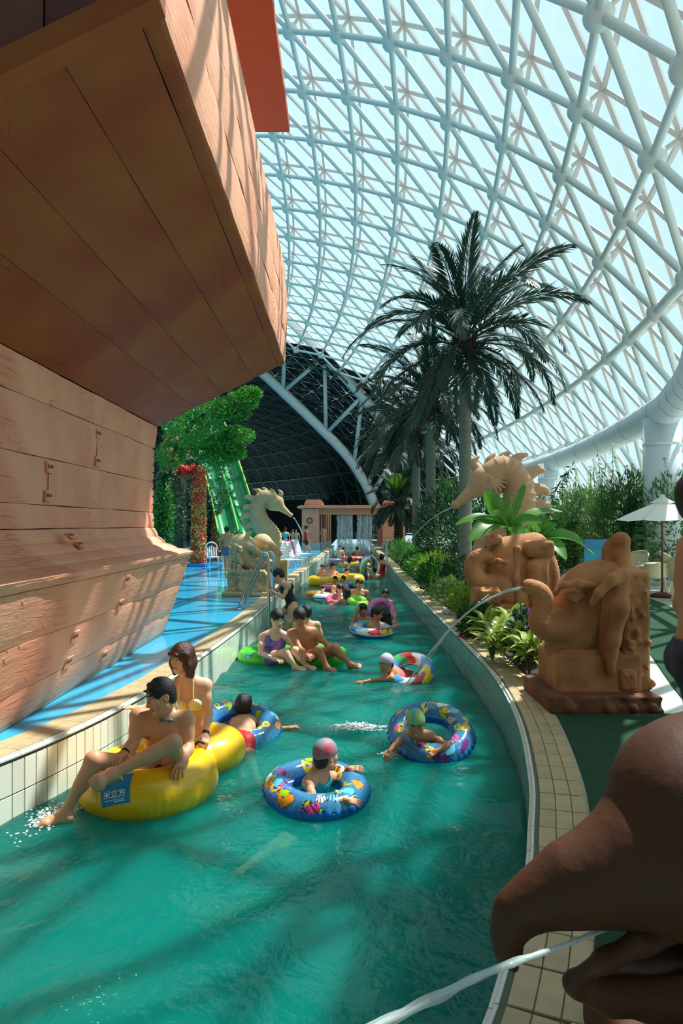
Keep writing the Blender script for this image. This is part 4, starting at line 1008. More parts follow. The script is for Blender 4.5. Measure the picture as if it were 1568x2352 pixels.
def leafplant(x, y, h, nl, meshes, label, seed, name, cat, group, spread=(.2,1.2), stem=m_rach, sc=1., z0=.03, pot=None):
    root = empty(name, (x, y, z0)); tag(root, label, cat, group); q = np.random.RandomState(seed)
    for k in range(nl):
        a = k*2.4+q.uniform(-.3,.3); t = k/max(nl-1,1); el = spread[1]-(spread[1]-spread[0])*t; hh = h*(1-.5*t)
        base = V3(x+.05*math.cos(a), y+.05*math.sin(a), z0+hh)
        inst('leaf', meshes[k % len(meshes)], Matrix.Translation(base) @ Matrix.Rotation(a, 4, 'Z') @ Matrix.Rotation(-el, 4, 'Y') @ Matrix.Rotation(q.uniform(-.4,.4), 4, 'X') @ Matrix.Scale(sc*q.uniform(.8,1.2), 4), root)
        b = MB(); b.tube([(x,y,z0), base], [.010,.005], 5); b.build('stalk', stem, root)
    return root
vp = [(1115,1470,9.6,.30,'striped leaf plant nearest to the coping under the water jet'),(1150,1490,8.6,.34,'striped leaf plant in the middle of the near flower bed'),(1185,1505,8.0,.36,'striped leaf plant touching the purple flowers'),(1215,1520,7.5,.36,'striped leaf plant just left of the elephant chin'),(1130,1510,8.3,.28,'striped leaf plant leaning over the coping edge'),(1170,1450,9.2,.42,'tall yellow striped plant below the elephant trunk'),(1245,1500,7.35,.34,'striped leaf plant tucked against the elephant plinth')]
for k, (px, py, Y, h, lb) in enumerate(vp): leafplant((px-784)/F*Y, Y, h, 24, vl, lb, k, 'striped_leaf_plant', 'plant', 'striped plants in the near bed')
m_ban = mat('bright_banana_leaf', srgb(92,156,54), .35, thin=.5, noise=.25, nscale=2, stretch=(1,8,1))
root = empty('banana_plant', A(1180,1400,12.2)*V3(1,1,0)+V3(0,0,.03)); tag(root, 'broad leaved banana plant between the elephant and the brown seahorse', 'plant')
def bleaf(base, tip, w_, wdir, arch):
    n = 12; V = []; d = tip-base; wv = nz(np.asarray(wdir, float)-nz(d)*(np.asarray(wdir, float)@nz(d))); up_n = np.cross(nz(d), wv); up_n = up_n if up_n[2] > 0 else -up_n
    for i in range(n+1):
        t = i/n; ww = w_*.5*(math.sin(math.pi*min(max(t,.03)**.9,.985))**.55)*(1+.04*math.sin(17*t)); c = base+d*t+V3(0,0,1)*arch*math.sin(math.pi*t)*np.linalg.norm(d)
        V += [c-wv*ww+up_n*ww*.28, c, c+wv*ww+up_n*ww*.28]
    o = make('leaf', np.array(V), [(i*3+j, i*3+j+1, (i+1)*3+j+1, (i+1)*3+j) for i in range(n) for j in range(2)], m_ban, root)
    b = MB(); b.tube([base+d*t+V3(0,0,1)*(arch*math.sin(math.pi*t)*np.linalg.norm(d)-.006) for t in np.linspace(0,1,8)], np.linspace(.016,.004,8), 5); b.build('midrib', m_leaf['lime'], o, True)
h1, h2 = A(1168,1212,12.3), A(1235,1240,12.4)
for hb_ in (h1, h2): b = MB(); b.tube([(hb_[0],hb_[1]+.1,.03), hb_-V3(0,0,.3), hb_+V3(0,0,.04)], [.07,.06,.035], 10); b.build('stem', m_leaf['bright'], root, True)
for bs, (tx, ty, dy), w_, wd, ar in ((h1,(1114,1128,-.1),.34,(1,0,.5),.06),(h1,(1164,1132,.1),.10,(1,0,0),0.),(h1,(1206,1108,.2),.16,(1,.2,0),.05),(h1,(1045,1206,-.3),.30,(.1,1,.35),.14),(h1,(1078,1242,-.6),.38,(.3,.8,.5),.16),(h1,(1292,1176,.3),.28,(.1,1,.5),.10),
        (h1,(1205,1240,-.7),.24,(.6,.6,.5),.10),(h1,(1125,1185,-.5),.22,(.5,.5,.6),.15),(h1,(1245,1200,-.5),.26,(.1,.8,.6),.12),(h2,(1340,1246,-.3),.36,(.1,.9,.45),.12),(h2,(1280,1205,-.2),.20,(.5,.3,.8),.08),(h2,(1205,1210,-.4),.20,(.8,.2,.4),.06),(h2,(1300,1285,-.5),.30,(.2,.8,.5),.18),(h2,(1255,1185,.2),.22,(1,0,.2),.04),(h2,(1225,1205,-.3),.18,(1,.1,.2),.03),(h2,(1365,1275,.4),.34,(.1,.9,.3),.15)):
    bleaf(bs, A(tx, ty, 12.3+dy), w_, wd, ar)

# ---- left side: flower wrapped columns, ivy column, trees
m_bark = mat('dark_tree_bark', srgb(70,56,44), .9, noise=.3, nscale=6, bump=.6, bscale=12)
FCOL = [(244,84,72),(250,150,80),(250,214,96),(236,66,70),(252,238,150),(240,120,120),(110,170,60)]
m_petals = mat('mixed_red_yellow_petal', vcol=True, rough=.6, thin=.25)
def flowercol(px, pybase, Y, top, r, label, arm=None, n=1500, seed=0):
    x = (px-784)/F*Y; root = empty('flower_column', (x, Y, .12)); tag(root, label, 'flower column', 'flower wrapped columns'); q = np.random.RandomState(seed)
    b = MB(); b.lathe([(r*.8,.1),(r*.8,top)], 14, Matrix.Translation((x,Y,0)), caps=True); b.build('core', m_leaf['dark'], root, True)
    b = MB()
    def fl(p, nrm, red):
        c = FCOL[q.choice(len(FCOL), p=([.42,.16,.06,.26,.02,.06,.02] if red else [.2,.15,.2,.15,.12,.08,.1]))]; c = srgb(*c); s = nz(np.cross(nrm, V3(0,0,1)+.1*q.randn(3))); t = np.cross(s, nrm)
        for a in range(4):
            d = s*math.cos(a*1.57)+t*math.sin(a*1.57)+nrm*.6; e = nz(np.cross(d, nrm)); L_ = .12*q.uniform(.7,1.3)
            b.add([p, p+d*L_*.6+e*L_*.35, p+d*L_, p+d*L_*.6-e*L_*.35], [(0,1,2,3)], c)
    for _ in range(n):
        a = q.uniform(0,6.28); z = q.uniform(.1, top); nr = V3(math.cos(a), math.sin(a), 0); fl(V3(x,Y,z)+nr*r*q.uniform(.75,1.05)*(1.25-.25*z/top), nr, z > top*.86)
    if arm is not None:
        arm = catmull(arm, 10)
        for _ in range(n//2):
            k = q.randint(len(arm)); nr = nz(q.randn(3)); fl(arm[k]+nr*.2*q.rand(), nr, True)
    b.build('blossom', m_petals, root, cols=True); return root
flowercol(456, 1300, 27.5, 4.0, .20, 'tall column wrapped in red and yellow flowers', arm=[A(456,1082,27.5), A(430,1085,27.5), A(405,1075,27.5), A(393,1058,27.5)], seed=1)
flowercol(501, 1290, 33, 2.3, .21, 'shorter column of red flowers behind the white chair', seed=2, n=1000)
m_blue = mat('blue_painted_plinth', srgb(30,120,196), .4)
b = MB(); x = (456-784)/F*27.5; b.box((x-.55,27.0,0), (x+.45,28.0,.12)); o = b.build('planter_base', m_blue); tag(o, 'low blue planter base under the tall flower column', 'planter')
x = (376-784)/F*26; rt = empty('ivy_column', (x, 26, 0)); tag(rt, 'ivy covered green column at the ship end', 'ivy column'); q = np.random.RandomState(9)
b = MB(); b.lathe([(.22,0),(.22,3.6)], 12, Matrix.Translation((x,26,0)), caps=True); b.build('core', m_leaf['dark'], rt, True)
b = MB(); cloud(b, V3(x,26,1.9), (.34,.34,1.9), 1400, q, .16, .10, .2); b.build('foliage', m_leaf['tree'], rt)
def tree(label, blobs, trunk, seed, n=900, leaf='tree'):
    base = trunk[0]; rt = empty('leafy_tree', (base[0], base[1], 0)); tag(rt, label, 'tree', 'leafy trees behind the ship'); q = np.random.RandomState(seed)
    c = catmull(trunk, 6); b = MB(); b.tube(c, np.linspace(.10,.04,len(c)), 9)
    for cc, R in blobs:
        b.tube([c[-1], (c[-1]+cc)/2+V3(0,0,.1), cc], [.05,.035,.015], 6)
    b.build('trunk', m_bark, rt, True)
    b = MB()
    for cc, R in blobs: cloud(b, cc, np.array(R)*1.08, n, q, .15, .075, .2)
    b.build('foliage', m_leaf[leaf], rt)
tree('leafy green tree crown above the tall flower column', [(A(470,1030,25.5),(1.0,.8,.42)), (A(430,1000,25.5),(.8,.7,.5)), (A(515,1020,25.2),(.75,.7,.36)), (A(400,960,25.5),(.6,.7,.6)), (A(392,1045,25.5),(.5,.6,.5)), (A(545,1000,25),(.55,.5,.30)), (A(490,1000,25),(.8,.6,.4)), (A(500,1050,25.4),(.7,.5,.3)), (A(535,1040,25.2),(.45,.4,.25))], [A(458,1290,28.6), A(457,1180,28.5), A(452,1090,28), A(455,1030,26)], 5, 800)
tree('upper tree crown hanging below the ship overhang', [(A(515,938,24),(.8,.7,.32)), (A(480,950,24),(.7,.7,.35)), (A(555,922,24),(.55,.5,.3)), (A(430,985,24),(.7,.6,.5)), (A(575,905,24.2),(.35,.4,.22)), (A(545,950,24.3),(.4,.4,.2))], [A(380,1290,27.2), A(382,1180,27), A(400,1040,25.5), A(450,965,24.3)], 6, 700)
tree('dark tree mass behind the flower columns', [(A(400,1120,31),(1.3,1,1.6)), (A(440,1180,32),(1.2,1,1.4)), (A(380,1190,30),(1.0,.9,1.2)), (A(480,1100,33),(1.,1,1.5))], [A(420,1290,31), A(418,1220,31), A(415,1160,31)], 7, 900, 'dark')
# ------------------------------------------------------------------ swim rings
m_vinyl = bpy.data.materials.new('printed_vinyl'); m_vinyl.use_nodes = True
N = m_vinyl.node_tree.nodes; L = m_vinyl.node_tree.links; P = N['Principled BSDF']
a_ = N.new('ShaderNodeVertexColor'); a_.layer_name = 'Col'; L.new(a_.outputs[0], P.inputs['Base Color'])
P.inputs['Roughness'].default_value = .16; P.inputs['Coat Weight'].default_value = .6; P.inputs['Coat Roughness'].default_value = .06
t_ = N.new('ShaderNodeBsdfTransparent'); mx = N.new('ShaderNodeMixShader')
L.new(a_.outputs[1], mx.inputs[0]); L.new(t_.outputs[0], mx.inputs[1]); L.new(P.outputs[0], mx.inputs[2]); L.new(mx.outputs[0], N['Material Output'].inputs[0])
PRINT = [(170,205,30),(250,220,30),(130,50,140),(250,250,250),(240,90,160),(245,150,40),(170,205,30),(250,220,30),(90,190,230)]
def paint(u, v, kind, seed):
    q = np.random.RandomState(seed); n = len(u); C = np.ones((n,4))
    def setc(m, c, a=1.): C[m] = (*srgb(*c), a)
    if kind == 'cartoon':
        setc(slice(None), (16,96,210), .93)
        setc(np.sin(v) > .25, (80,165,225), .55)
        setc(np.abs(np.sin(v)-.22) < .05, (20,110,225), 1)
        for k in range(38):
            cu, cv = q.uniform(0,6.283), q.uniform(.45,2.6); du, dv = q.uniform(.10,.24), q.uniform(.22,.5); an = q.uniform(-.7,.7); c = PRINT[k % len(PRINT)]
            x = (u-cu+math.pi) % (2*math.pi)-math.pi; y = v-cv; xx = (x*math.cos(an)+y*.35*math.sin(an))/du; yy = (-x*math.sin(an)/.35+y*math.cos(an))/dv
            w_ = 1+.14*np.sin(3*np.arctan2(yy,xx)+k); d = np.sqrt(xx**2+yy**2)/w_
            setc(d < 1.12, (30,40,60)); setc(d < 1, c)
            if k % 4 == 3: setc((d < 1) & (np.sin(xx*14) > .2), (20,20,24))
            elif k % 3 == 1: setc(d < .35, (30,110,200))
    elif kind == 'beach':
        setc(slice(None), (24,104,214))
        for k, c in enumerate(((240,190,40),(60,150,225),(250,250,245),(220,50,50),(250,210,40),(60,150,225),(250,250,245),(220,60,50),(70,180,80),(60,150,225))):
            x = (u-k*.628+.25*np.sin(3*v)+math.pi) % (2*math.pi)-math.pi; setc((np.abs(x) < .30) & (np.sin(v) > -.05), c)
        setc(np.abs(np.sin(v)+.08) < .09, (245,245,245))
    elif kind == 'pinkdots':
        setc(slice(None), (216,110,180), .95)
        for k in range(34):
            cu, cv = q.uniform(0,6.283), q.uniform(-1,3.6); x = (u-cu+math.pi) % (2*math.pi)-math.pi; y = (v-cv+math.pi) % (2*math.pi)-math.pi
            setc((x/.13)**2+(y/.34)**2 < 1, ((206,40,80),(120,100,200),(70,130,210))[k % 3])
    elif kind == 'swirl':
        pal = ((40,110,190),(240,244,246),(110,190,80),(130,60,140),(240,244,246),(60,160,210))
        idx = (np.floor((u*1.2+v*.8)/(2*math.pi)*7) % 6).astype(int)
        for k, c in enumerate(pal): setc(idx == k, c)
    else:
        setc(slice(None), kind[0]); 
        if len(kind) > 1: setc(np.abs(np.sin(v)+.05) < .22, kind[1])
        if len(kind) > 2: setc(np.sin(u*5+v) > .55, kind[2])
    return C
def ring(c, R, r, label, kind, normal=(0,0,1), seed=0, nu=240, nv=56, scal=.05, spin=0., name='swim_ring', group='floating rings'):
    nrm_ = nz(normal); s = nz(np.cross(nrm_, V3(0,1,.01))); t = np.cross(nrm_, s)
    U, W = np.meshgrid(np.linspace(0, 2*math.pi, nu, endpoint=False), np.linspace(0, 2*math.pi, nv, endpoint=False), indexing='ij')
    u, v = U.ravel(), W.ravel()
    rr = r*(1+scal*np.exp(-(((v+math.pi) % (2*math.pi)-math.pi)/.28)**2)*(1.3+np.cos(u*38))+.012*np.cos(u*38)*np.exp(-(np.sin(v/2)/.5)**2))
    rad = (R+rr*np.cos(v)); us = u+spin
    V = np.asarray(c)+rad[:,None]*(np.cos(us)[:,None]*s+np.sin(us)[:,None]*t)+(rr*np.sin(v)*.93)[:,None]*nrm_
    i, j = np.meshgrid(np.arange(nu), np.arange(nv), indexing='ij'); i2, j2 = (i+1) % nu, (j+1) % nv
    Q = np.stack([i*nv+j, i2*nv+j, i2*nv+j2, i*nv+j2], -1).reshape(-1,4)
    root = empty(name, c); tag(root, label, 'swim ring', group)
    make('inflated_tube', V, Q, m_vinyl, root, cols=paint(u, v, kind, seed))
    vp = np.asarray(c)+(R*math.cos(2.1))*s*1+R*math.sin(2.1)*t+nrm_*r*.97
    b = MB(); b.lathe([(.014,-.01),(.014,.012),(.008,.02),(.001,.022)], 8, Matrix.Translation(vp)); b.build('valve', mat('white_valve', srgb(240,240,240), .4), root, True)
    return root
m_ytube = mat('yellow_inflatable_vinyl', srgb(252,196,12), .3, coat=.3, bump=.08, bscale=8)
m_gtube = mat('green_inflatable_vinyl', srgb(70,200,30), .3, coat=.3, bump=.08, bscale=8)
m_logo = mat('blue_logo_patch', srgb(0,140,196), .5); m_wtxt = mat('white_print', srgb(245,248,248), .5); m_ltxt = mat('yellow_print', srgb(250,206,30), .5)
m_strap = mat('black_strap', srgb(20,20,22), .6)
def dtube(lobes, label, mt, vox=.014, wr=0., name='double_tube'):
    S = Sculpt()
    for (cx, cy, cz, R, r) in lobes:
        def f(x, y, z, cx=cx, cy=cy, cz=cz, R=R, r=r):
            dx, dy, dz = x-cx, y-cy, z-cz; h = np.sqrt(dx*dx+dy*dy); an = np.arctan2(dy, dx)
            d = np.sqrt((h-R)**2+dz*dz)-r
            if wr: d = d + wr*np.cos(an*46+3*np.sin(an*5))*np.clip((h-R)/r, 0, 1)*np.clip(.5-dz/r*.9, 0, 1)*(.6+.4*np.sin(an*9))
            return d
        S.fn(f, (cx-R-r, cy-R-r, cz-r), (cx+R+r, cy+R+r, cz+r), k=.07)
    c = np.mean([l[:3] for l in lobes], 0); root = empty(name, c); tag(root, label, 'inflatable tube', 'double seat tubes')
    V, Q = S.mesh(vox, smooth=1); o = make('inflated_body', V, Q, mt, root, origin=c)
    for (cx, cy, cz, R, r) in lobes:                                   # sagging floor inside each hole
        b = MB(); b.lathe([(.01,-.10),(R*.5,-.10),(R*.9,-.04)], 20, Matrix.Translation((cx,cy,cz)), caps=False); b.build('seat_floor', mt, root, True)
    return root, BVHTree.FromPolygons([Vector(v) for v in V], [tuple(map(int, q)) for q in Q])
def decal(bvh, root, origin, ex, ey, ez, uv, faces, mt, name, lift, parent=None):
    """flat artwork (u,v) laid onto the tube surface"""
    V = []
    for u, v in uv:
        p = Vector((origin+ex*u+ey*v+ez*.3).tolist()); h = bvh.ray_cast(p, Vector((-ez).tolist()))
        
        if h[0] is None or (h[0]-p).length > .42: h = bvh.find_nearest(p-Vector((ez*.3).tolist()))
        V.append(tuple(h[0]+h[1]*lift))
    return make(name, V, faces, mt, parent or root, smooth=False)
def text_mesh(txt, size):
    cu = bpy.data.curves.new('t', 'FONT'); cu.body = txt; cu.size = size; cu.align_x = 'CENTER'; cu.align_y = 'CENTER'; cu.resolution_u = 3; cu.offset = size*.012
    o = bpy.data.objects.new('t', cu); COL.objects.link(o); dg = bpy.context.evaluated_depsgraph_get(); dg.update()
    me = bpy.data.meshes.new_from_object(o.evaluated_get(dg)); uv = [(v.co.x, v.co.y) for v in me.vertices]; fs = [tuple(p.vertices) for p in me.polygons]
    bpy.data.objects.remove(o); bpy.data.meshes.remove(me); return uv, fs
def grid_uv(w, h, n=8):
    uv = [(-w/2+w*i/n, -h/2+h*j/n) for i in range(n+1) for j in range(n+1)]; m = n+1
    return uv, [(i*m+j, (i+1)*m+j, (i+1)*m+j+1, i*m+j+1) for i in range(n) for j in range(n)]
def logo(bvh, root, o, ex, ez, sc=1.):
    ez = nz(ez); ex = nz(ex-ez*(ex@ez)); ey = np.cross(ez, ex)
    uv, fs = grid_uv(.20*sc, .19*sc); pt = decal(bvh, root, o, ex, ey, ez, uv, fs, m_logo, 'logo_patch', .0025)
    uv, fs = text_mesh('米立方', .052*sc); decal(bvh, root, o+ey*-.035*sc, ex, ey, ez, uv, fs, m_wtxt, 'lettering', .0045, pt)
    uv, fs = grid_uv(.13*sc, .0035*sc, 6); decal(bvh, root, o+ey*-.066*sc, ex, ey, ez, uv, fs, m_wtxt, 'underline', .0045, pt)
    uv, fs = grid_uv(.07*sc, .006*sc, 4); decal(bvh, root, o+ey*-.076*sc+ex*.03*sc, ex, ey, ez, uv, fs, m_wtxt, 'small_print', .0045, pt)
    for k, (x0, tilt) in enumerate(((-.02,.5),(.025,-.5))):                     # two leaf-like swashes
        uv = []; n = 8
        for i in range(n+1):
            t = i/n; w_ = .017*math.sin(math.pi*t)*sc; a = tilt+1.2*(t-.5); cx_ = x0*sc+.045*sc*(t-.5)*math.cos(tilt)*1.4; cy_ = .045*sc+(.035*math.sin(math.pi*t*.9)-.02+(.02*t if k == 0 else .02*(1-t)))*sc
            uv += [(cx_, cy_+w_), (cx_, cy_-w_*.4)]
        decal(bvh, root, o, ex, ey, ez, uv, [(2*i, 2*i+1, 2*i+3, 2*i+2) for i in range(n)], m_ltxt, 'swash', .0045, pt)

# ------------------------------------------------------------------ people
m_skin = mat('skin', vcol=True, rough=.48, sss=.06)
m_hair = mat('black_hair', srgb(24,20,18), .45, noise=.4, nscale=60, bump=.5, bscale=90)
m_hairb = mat('red_brown_hair', srgb(82,38,28), .4, noise=.35, nscale=60, bump=.5, bscale=90)
SK = {'tan': (200,134,94), 'fair': (226,174,140), 'mid': (216,158,120), 'pale': (234,192,166)}
def cloth(name, c, c2=None, nscale=14, stretch=(1,1,1)): return mat('cloth_'+name, srgb(*c), .6, col2=srgb(*c2) if c2 else None, nscale=nscale, stretch=stretch, detail=2)
def hand(S, w_, d, nrm, s, curl=.35, flip=1, spread=.12):
    """palm, four unequal fingers with bends, thumb from the palm's side. d: pointing, nrm: back of hand"""
    d = nz(d); nrm = nz(nrm-d*(nrm@d)); sd = np.cross(d, nrm)*flip; R = np.stack([d, sd, nrm])
    S.cap(w_-d*.03*s, w_+d*.02*s, .026*s, .026*s, k=.015)
    S.box(w_+d*.05*s, np.array((.048,.040,.0145))*s, R, rd=.013*s, k=.014*s)
    for k, (o, ln) in enumerate(((.031,.068),(.0105,.078),(-.0105,.072),(-.030,.056))):
        p = w_+d*.092*s+sd*o*s; dd = nz(d+sd*spread*(o/.03)); rr = .0088*s
        for fr in (.46,.30,.24):
            cu = curl*(.8+.15*k); nd = nz(dd*math.cos(cu)-nrm*math.sin(cu)); q = p+nd*ln*fr*s; S.cap(p, q, rr, rr*.92, k=.005*s); p = q; dd = nd; rr *= .92
            nrm = nrm
    p = w_+d*.025*s+sd*.035*s; dd = nz(d*.75+sd*.8-nrm*.25)
    q = p+dd*.042*s; S.cap(p, q, .0125*s, .0105*s, k=.01*s); q2 = q+nz(dd+d*.5)*.034*s; S.cap(q, q2, .0105*s, .0085*s, k=.005*s)
def person(name, label, J, s=1., sex='m', skin='mid', vox=.009, hvox=.0045, face=(0,-1,0), headup=(0,0,1), hair='short', hairmat=None, wear=(), group='bathers', hs=None,
           hands=True, curl=(.35,.35), hnrm=(None,None), legs=True, capmat=None, fat=1., toes=True, smile=False, extras=None, arms=True):
    J = {k: np.asarray(v, float) for k, v in J.items()}; hs = hs or s
    pel, chest, neck, head = J['pelvis'], J['chest'], J['neck'], J['head']
    up = nz(neck-pel); side = nz(J['shL']-J['shR']); side = nz(side-up*(side@up)); front = np.cross(side, up); R = np.stack([side, front, up])
    base = V3(pel[0], pel[1], min(p[2] for p in J.values())); root = empty(name, base); tag(root, label, 'person', group)
    T = Sculpt(); k3 = .05*s
    T.ell(chest, np.array((.148*fat,.105*fat,.17))*s, R, k=k3); T.ell((J['shL']+J['shR'])/2*.5+neck*.5-up*.05*s, np.array((.17,.085,.075))*s, R, k=k3)
    mid = chest*.42+pel*.58; wv = .118 if sex == 'f' else .128
    T.ell(mid+front*.005*s, np.array((wv*fat,.092*fat,.14))*s, R, k=k3); T.ell(pel+up*.02*s, np.array(((.155 if sex == 'f' else .145)*fat,.108,.11))*s, R, k=k3)
    if sex == 'f':
        for g in (-1, 1): T.ell(chest+side*.066*g*s+front*.09*s+up*.035*s, np.array((.06,.056,.06))*s, R, k=.025*s)
    elif sex == 'm':
        for g in (-1, 1): T.ell(chest+side*.07*g*s+front*.082*s+up*.065*s, np.array((.075,.028,.052))*s, R, k=.03*s)
    hipL, hipR = J.get('hipL', pel+side*.085*s-up*.03*s), J.get('hipR', pel-side*.085*s-up*.03*s)
    thr = (.086 if sex == 'f' else .08)*s*fat
    if legs:
        for h, kn in ((hipL, J['knL']), (hipR, J['knR'])):
            T.cap(h, h+(kn-h)*.35, thr*1.05, thr, k=.04*s); T.ell(h-front*.05*s, np.array((.08,.075,.085))*s, R, k=.04*s)
    S = Sculpt(); S.ops = list(T.ops)
    S.cap(neck-up*.05*s, neck+(head-neck)*.5, .058*s, .05*s, k=.04*s)
    for g in ('L', 'R'):
        sh = J['sh'+g]; S.cap(neck-up*.01*s, sh+up*.005*s, .046*s, .05*s, k=.05*s)
        if not arms or 'el'+g not in J: S.ball(sh, .055*s, k=.04*s); continue
        el, wr = J['el'+g], J['wr'+g]; af = .85 if sex == 'f' else (.8 if sex == 'c' else 1.)
        S.ball(sh, .058*s*af, k=.035*s); S.cap(sh, el, .050*s*af*fat, .037*s*af, k=.03*s); m_ = sh*.5+el*.5; S.ell(m_, np.array((.045,.045,.06))*s*af, None, k=.03*s)
        S.ball(el, .037*s*af, k=.01); fm = el*.7+wr*.3; S.cap(el, fm, .037*s*af, .041*s*af, k=.02*s); S.cap(fm, wr, .041*s*af, .026*s*af, k=.02*s)
        if not hands:
            hd = J.get('ha'+g, wr+nz(wr-el)*.15*s); S.cap(wr, wr+(hd-wr)*.5, .03*s, .034*s, k=.02*s)
            for o in (-1, 0, 1): S.cap(wr+(hd-wr)*.5+side*o*.018*s, hd+side*o*.02*s, .013*s, .010*s, k=.01*s)
    if legs:
        for g, h in (('L', hipL), ('R', hipR)):
            kn, an = J['kn'+g], J['an'+g]; S.cap(h, kn, thr, .054*s, k=.04*s); S.ball(kn, .054*s, k=.02*s)
            S.cap(kn, an, .049*s, .034*s, k=.03*s); cd = nz(an-kn); bk = nz((h+an)/2-kn); bk = nz(bk-cd*(bk@cd)) if np.linalg.norm(bk) > .05 else -front
            S.cap(kn*.85+an*.15+bk*.018*s, kn*.55+an*.45+bk*.016*s, .044*s, .042*s, k=.04*s)
            to = J.get('to'+g, an+front*.18*s); fd = nz(to-an)
            heel = an-fd*.035*s-nz(kn-an)*.035*s; S.ball(heel, .033*s, k=.03*s); S.cap(an, heel, .036*s, .034*s, k=.03*s); fl = np.linalg.norm(to-an)
            ball_ = an+fd*fl*.68; S.cap(an-nz(kn-an)*.02*s, ball_, .036*s, .026*s, k=.03*s); S.cap(heel, ball_, .03*s, .026*s, k=.03*s)
            sw = nz(np.cross(fd, nz(kn-an)+1e-3))
            for o, ln in ((-.036,.72),(-.018,.86),(0,.92),(.018,.96),(.037,1.0)): S.cap(ball_+sw*o*.8*s, ball_+sw*o*s+fd*fl*.32*ln*s, .013*s, .0105*s, k=.012*s)
            S.cap(ball_-sw*.03*s, ball_+sw*.03*s, .024*s, .024*s, k=.03*s)
    sk = np.array(srgb(*SK[skin])); parts = [S.mesh(vox, smooth=1)]; cols = [np.tile(sk, (len(parts[0][0]),1))]
    if sex == 'm' and vox < .012:
        for g in (-1, 1):
            c = chest+side*.085*g*s+front*.11*s+up*.03*s; m = np.linalg.norm(parts[0][0]-c, axis=1) < .022*s; cols[0][m] = sk*np.array((.55,.42,.42))
    # head
    f = nz(face); hu = nz(np.asarray(headup, float)-f*(np.asarray(headup, float)@f)); sx = np.cross(hu, f); HR = np.stack([sx, f, hu])
    def h(a, b, c): return head+(sx*a+f*b+hu*c)*hs
    H = Sculpt(); q = hs; kd = -1 if sex == 'c' else 0
    H.ell(h(0,-.012,.03), np.array((.076,.094,.088))*q, HR, k=.02*q); H.ell(h(0,.028,-.035), np.array((.063,.062,.082))*q, HR, k=.03*q)
    H.ell(h(0,.055,-.098), np.array((.026,.022,.018))*q, HR, k=.03*q)
    for g in (-1, 1):
        H.cap(h(.052*g,.0,-.065), h(.02*g,.058,-.098), .016*q, .015*q, k=.03*q); H.ell(h(.04*g,.062,-.022), np.array((.022,.016,.018))*q, HR, k=.02*q)
        H.ell(h(.031*g,.096,.012), np.array((.019,.014,.012))*q, HR, k=.012*q, op='s'); H.ell(h(.031*g,.079,.012), np.array((.0145,.011,.0095))*q, HR, k=.005*q)
        H.cap(h(.014*g,.093,.034), h(.048*g,.078,.033), .007*q, .006*q, k=.012*q)
        H.ell(h(.078*g,-.006,-.004), np.array((.009,.02,.032))*q, HR, k=.008*q); H.ell(h(.085*g,.0,-.002), np.array((.006,.010,.018))*q, HR, k=.006*q, op='s')
        H.ball(h(.013*g,.093,-.031), .0095*q, k=.008*q)
    H.cap(h(0,.090,.014), h(0,.106,-.026), .008*q, .0125*q, k=.012*q)
    H.ell(h(0,.088,-.055), np.array((.024,.010,.0065))*q, HR, k=.008*q); H.ell(h(0,.086,-.068), np.array((.021,.011,.008))*q, HR, k=.008*q)
    H.cap(h(-.02,.1,-.0615), h(.02,.1,-.0615), .0022*q, k=.003*q, op='s')
    H.cap(h(0,-.022,-.05), neck, .052*q, .054*s, k=.03*q)
    HV, HQ = H.mesh(hvox, smooth=1); hc = np.tile(sk, (len(HV),1)); lo = (HV-head)@HR.T/hs; a, b_, c = np.abs(lo[:,0]), lo[:,1], lo[:,2]
    hc[(a < .023) & (b_ > .074) & (np.abs(c+.061) < .0125)] = sk*np.array((.86,.52,.5))
    if smile: hc[(a < .018) & (b_ > .08) & (np.abs(c+.062) < .005)] = (.85,.83,.8)
    else: hc[(a < .021) & (b_ > .078) & (np.abs(c+.0615) < .0022)] = sk*np.array((.35,.2,.2))
    hc[(np.abs(a-.032) < .018) & (b_ > .06) & (np.abs(c-.034-.004*np.sin((a-.014)*90)) < .0042)] = (.03,.022,.018)
    eye = (np.abs(a-.031) < .0125) & (b_ > .066) & (np.abs(c-.012) < .0062); hc[eye] = (.75,.72,.68); hc[eye & (np.abs(a-.031) < .0062)] = (.02,.014,.012)
    hc[(np.abs(a-.031) < .0145) & (b_ > .066) & (np.abs(c-.0195) < .0026)] = (.05,.035,.03)
    parts.append((HV, HQ)); cols.append(hc)
    if hands and arms:
        for n_, g in enumerate(('L', 'R')):
            if 'wr'+g not in J: continue
            el, wr = J['el'+g], J['wr'+g]; d = nz(J['ha'+g]-wr) if 'ha'+g in J else nz(wr-el)
            nn = np.asarray(hnrm[n_], float) if hnrm[n_] is not None else V3(0,-.25,1); Hs = Sculpt(); sh_ = s*(.9 if sex == 'f' else (.8 if sex == 'c' else 1.))
            Hs.cap(wr-d*0-nz(wr-el)*.03*s, wr, .0275*sh_, .026*sh_, k=.01); hand(Hs, wr, d, nn, sh_, curl[n_], 1 if g == 'L' else -1)
            pv = Hs.mesh(.0042*max(1, hvox/.0045), smooth=1); parts.append(pv); cols.append(np.tile(sk*np.array((1.0,.95,.93)), (len(pv[0]),1)))
    V, Q = joinVQ(parts); make('body', V, Q, m_skin, root, cols=np.concatenate(cols))
    # hair or cap
    X = Sculpt()
